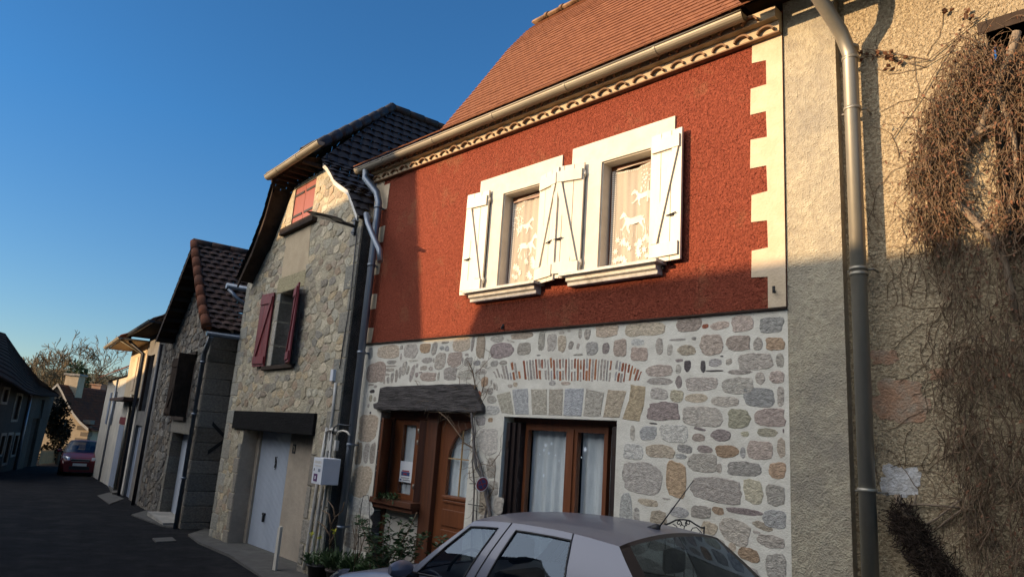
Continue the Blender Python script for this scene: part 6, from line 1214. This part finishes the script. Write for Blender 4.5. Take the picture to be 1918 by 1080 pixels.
def ivytree(x,y,dist,hpx,label):
    r=ray(x,y); k=dist/Vector((r.x,r.y,0)).length; o=Vector((r.x*k,r.y*k,gz(-110)-.5)); H=ZC+ray(x,hpx).z*k-o.z; t=thing('ivy_covered_tree',label,'tree',o)
    mb=MB(); mb.tube([o,o+Vector((0,0,H*.9))],[.3,.08],8); mb.build('trunk','tree_bark',t); mb=MB()
    for k_ in range(9): leafcloud(mb,o+Vector((jit(1.1),jit(1.1),H*(.30+.075*k_))),(1.5-.1*k_,1.5-.1*k_,1.2),150,.42,.16)
    mb.build('crown','leaf_grass',t)
ivytree(142,770,90,678,'dark green ivy-covered tree behind the big chimney')
mb=MB(); g=[]
for i in range(30):
    row=[]
    for j in range(16):
        x=-100-i*9; y=-60+j*18; row.append(Vector((x,y,gz(-110)+min(22,max(0,(i-1)*.8))+2*mn.noise(Vector((i*.3,j*.4,2))))))
    g.append(row)
mb.grid(g); tag(mb.build('hill','field'),kind='structure')
mb=MB()                                                # far wood that reads as one mass
for k in range(1500):
    x=rnd.uniform(-185,-112); y=rnd.uniform(5,75); o=Vector((x,y,gz(-110)+max(0,((-100-x)/9-1)*.8)))
    for q in range(7):
        P=wander(o+Vector((0,0,1+q*.4)),(jit(.8),jit(.8),1),4,.9,.35); mb.tube(P,[.07*(1-.2*i) for i in range(5)],3,cap=False)
tag(mb.build('distant_wood','wood_twigs'),kind='stuff')
r=ray(106,868); k=-47.5/r.x; bo=Vector((r.x*k,r.y*k,gz(-47))); bs=thing('evergreen_bush','big dark evergreen bush between the slate-roofed house and the cream gabled house','bush',bo)
mb=MB(); Hb=3.6
for k in range(26):
    a=rnd.random()*6.28; z=rnd.uniform(.5,Hb-.3); q=.95*math.sin(min(1,(z+.6)/Hb)*2.6)*rnd.random()**.5; leafcloud(mb,bo+Vector((q*.62*math.cos(a)-.3,q*.62*math.sin(a)-.35,z)),(.38,.38,.42),110,.18,.065)
mb.build('foliage','bush_leaf',bs); mb=MB(); mb.tube([bo,bo+Vector((0,0,2.4))],[.12,.05],8); mb.build('trunk','tree_bark',bs)
A=G(72,872)+Vector((-.5,.1,0)); B=G(118,866); fc=thing('picket_fence','low weathered wooden picket fence left of the red car','fence',A); n=int((B-A).length/.19); d=(B-A)/n
fF=Fr(0,0,0); fF.o=A; fF.dx=(B-A).normalized(); fF.n=Vector((-fF.dx.y,fF.dx.x,0))
for k in range(n): mb=MB(); mb.prism(fF,[(k*.19,.05),(k*.19+.10,.05),(k*.19+.10,.72),(k*.19+.05,.80),(k*.19,.72)],0,.02); mb.build('picket','picket',fc)
for z_ in (.2,.55): mb=MB(); mb.box(fF,0,n*.19,.022,.06,z_,z_+.07); mb.build('rail','picket',fc)

# a part that only gathers sub-parts is replaced by its main mesh, which then carries the others
for o in [x for x in bpy.data.objects if x.type=='EMPTY' and x.parent]:
    ch=list(o.children); base=o.name.split('.')[0]; main=next((c for k in ('frame','door_leaf','boarding','shutter_leaf','surround','shutter_board') for c in ch if c.name.split('.')[0]==k),ch[0])
    root=o.parent; bpy.data.objects.remove(o)
    for c in ch: c.parent=root if c is main else main
    main.name=base
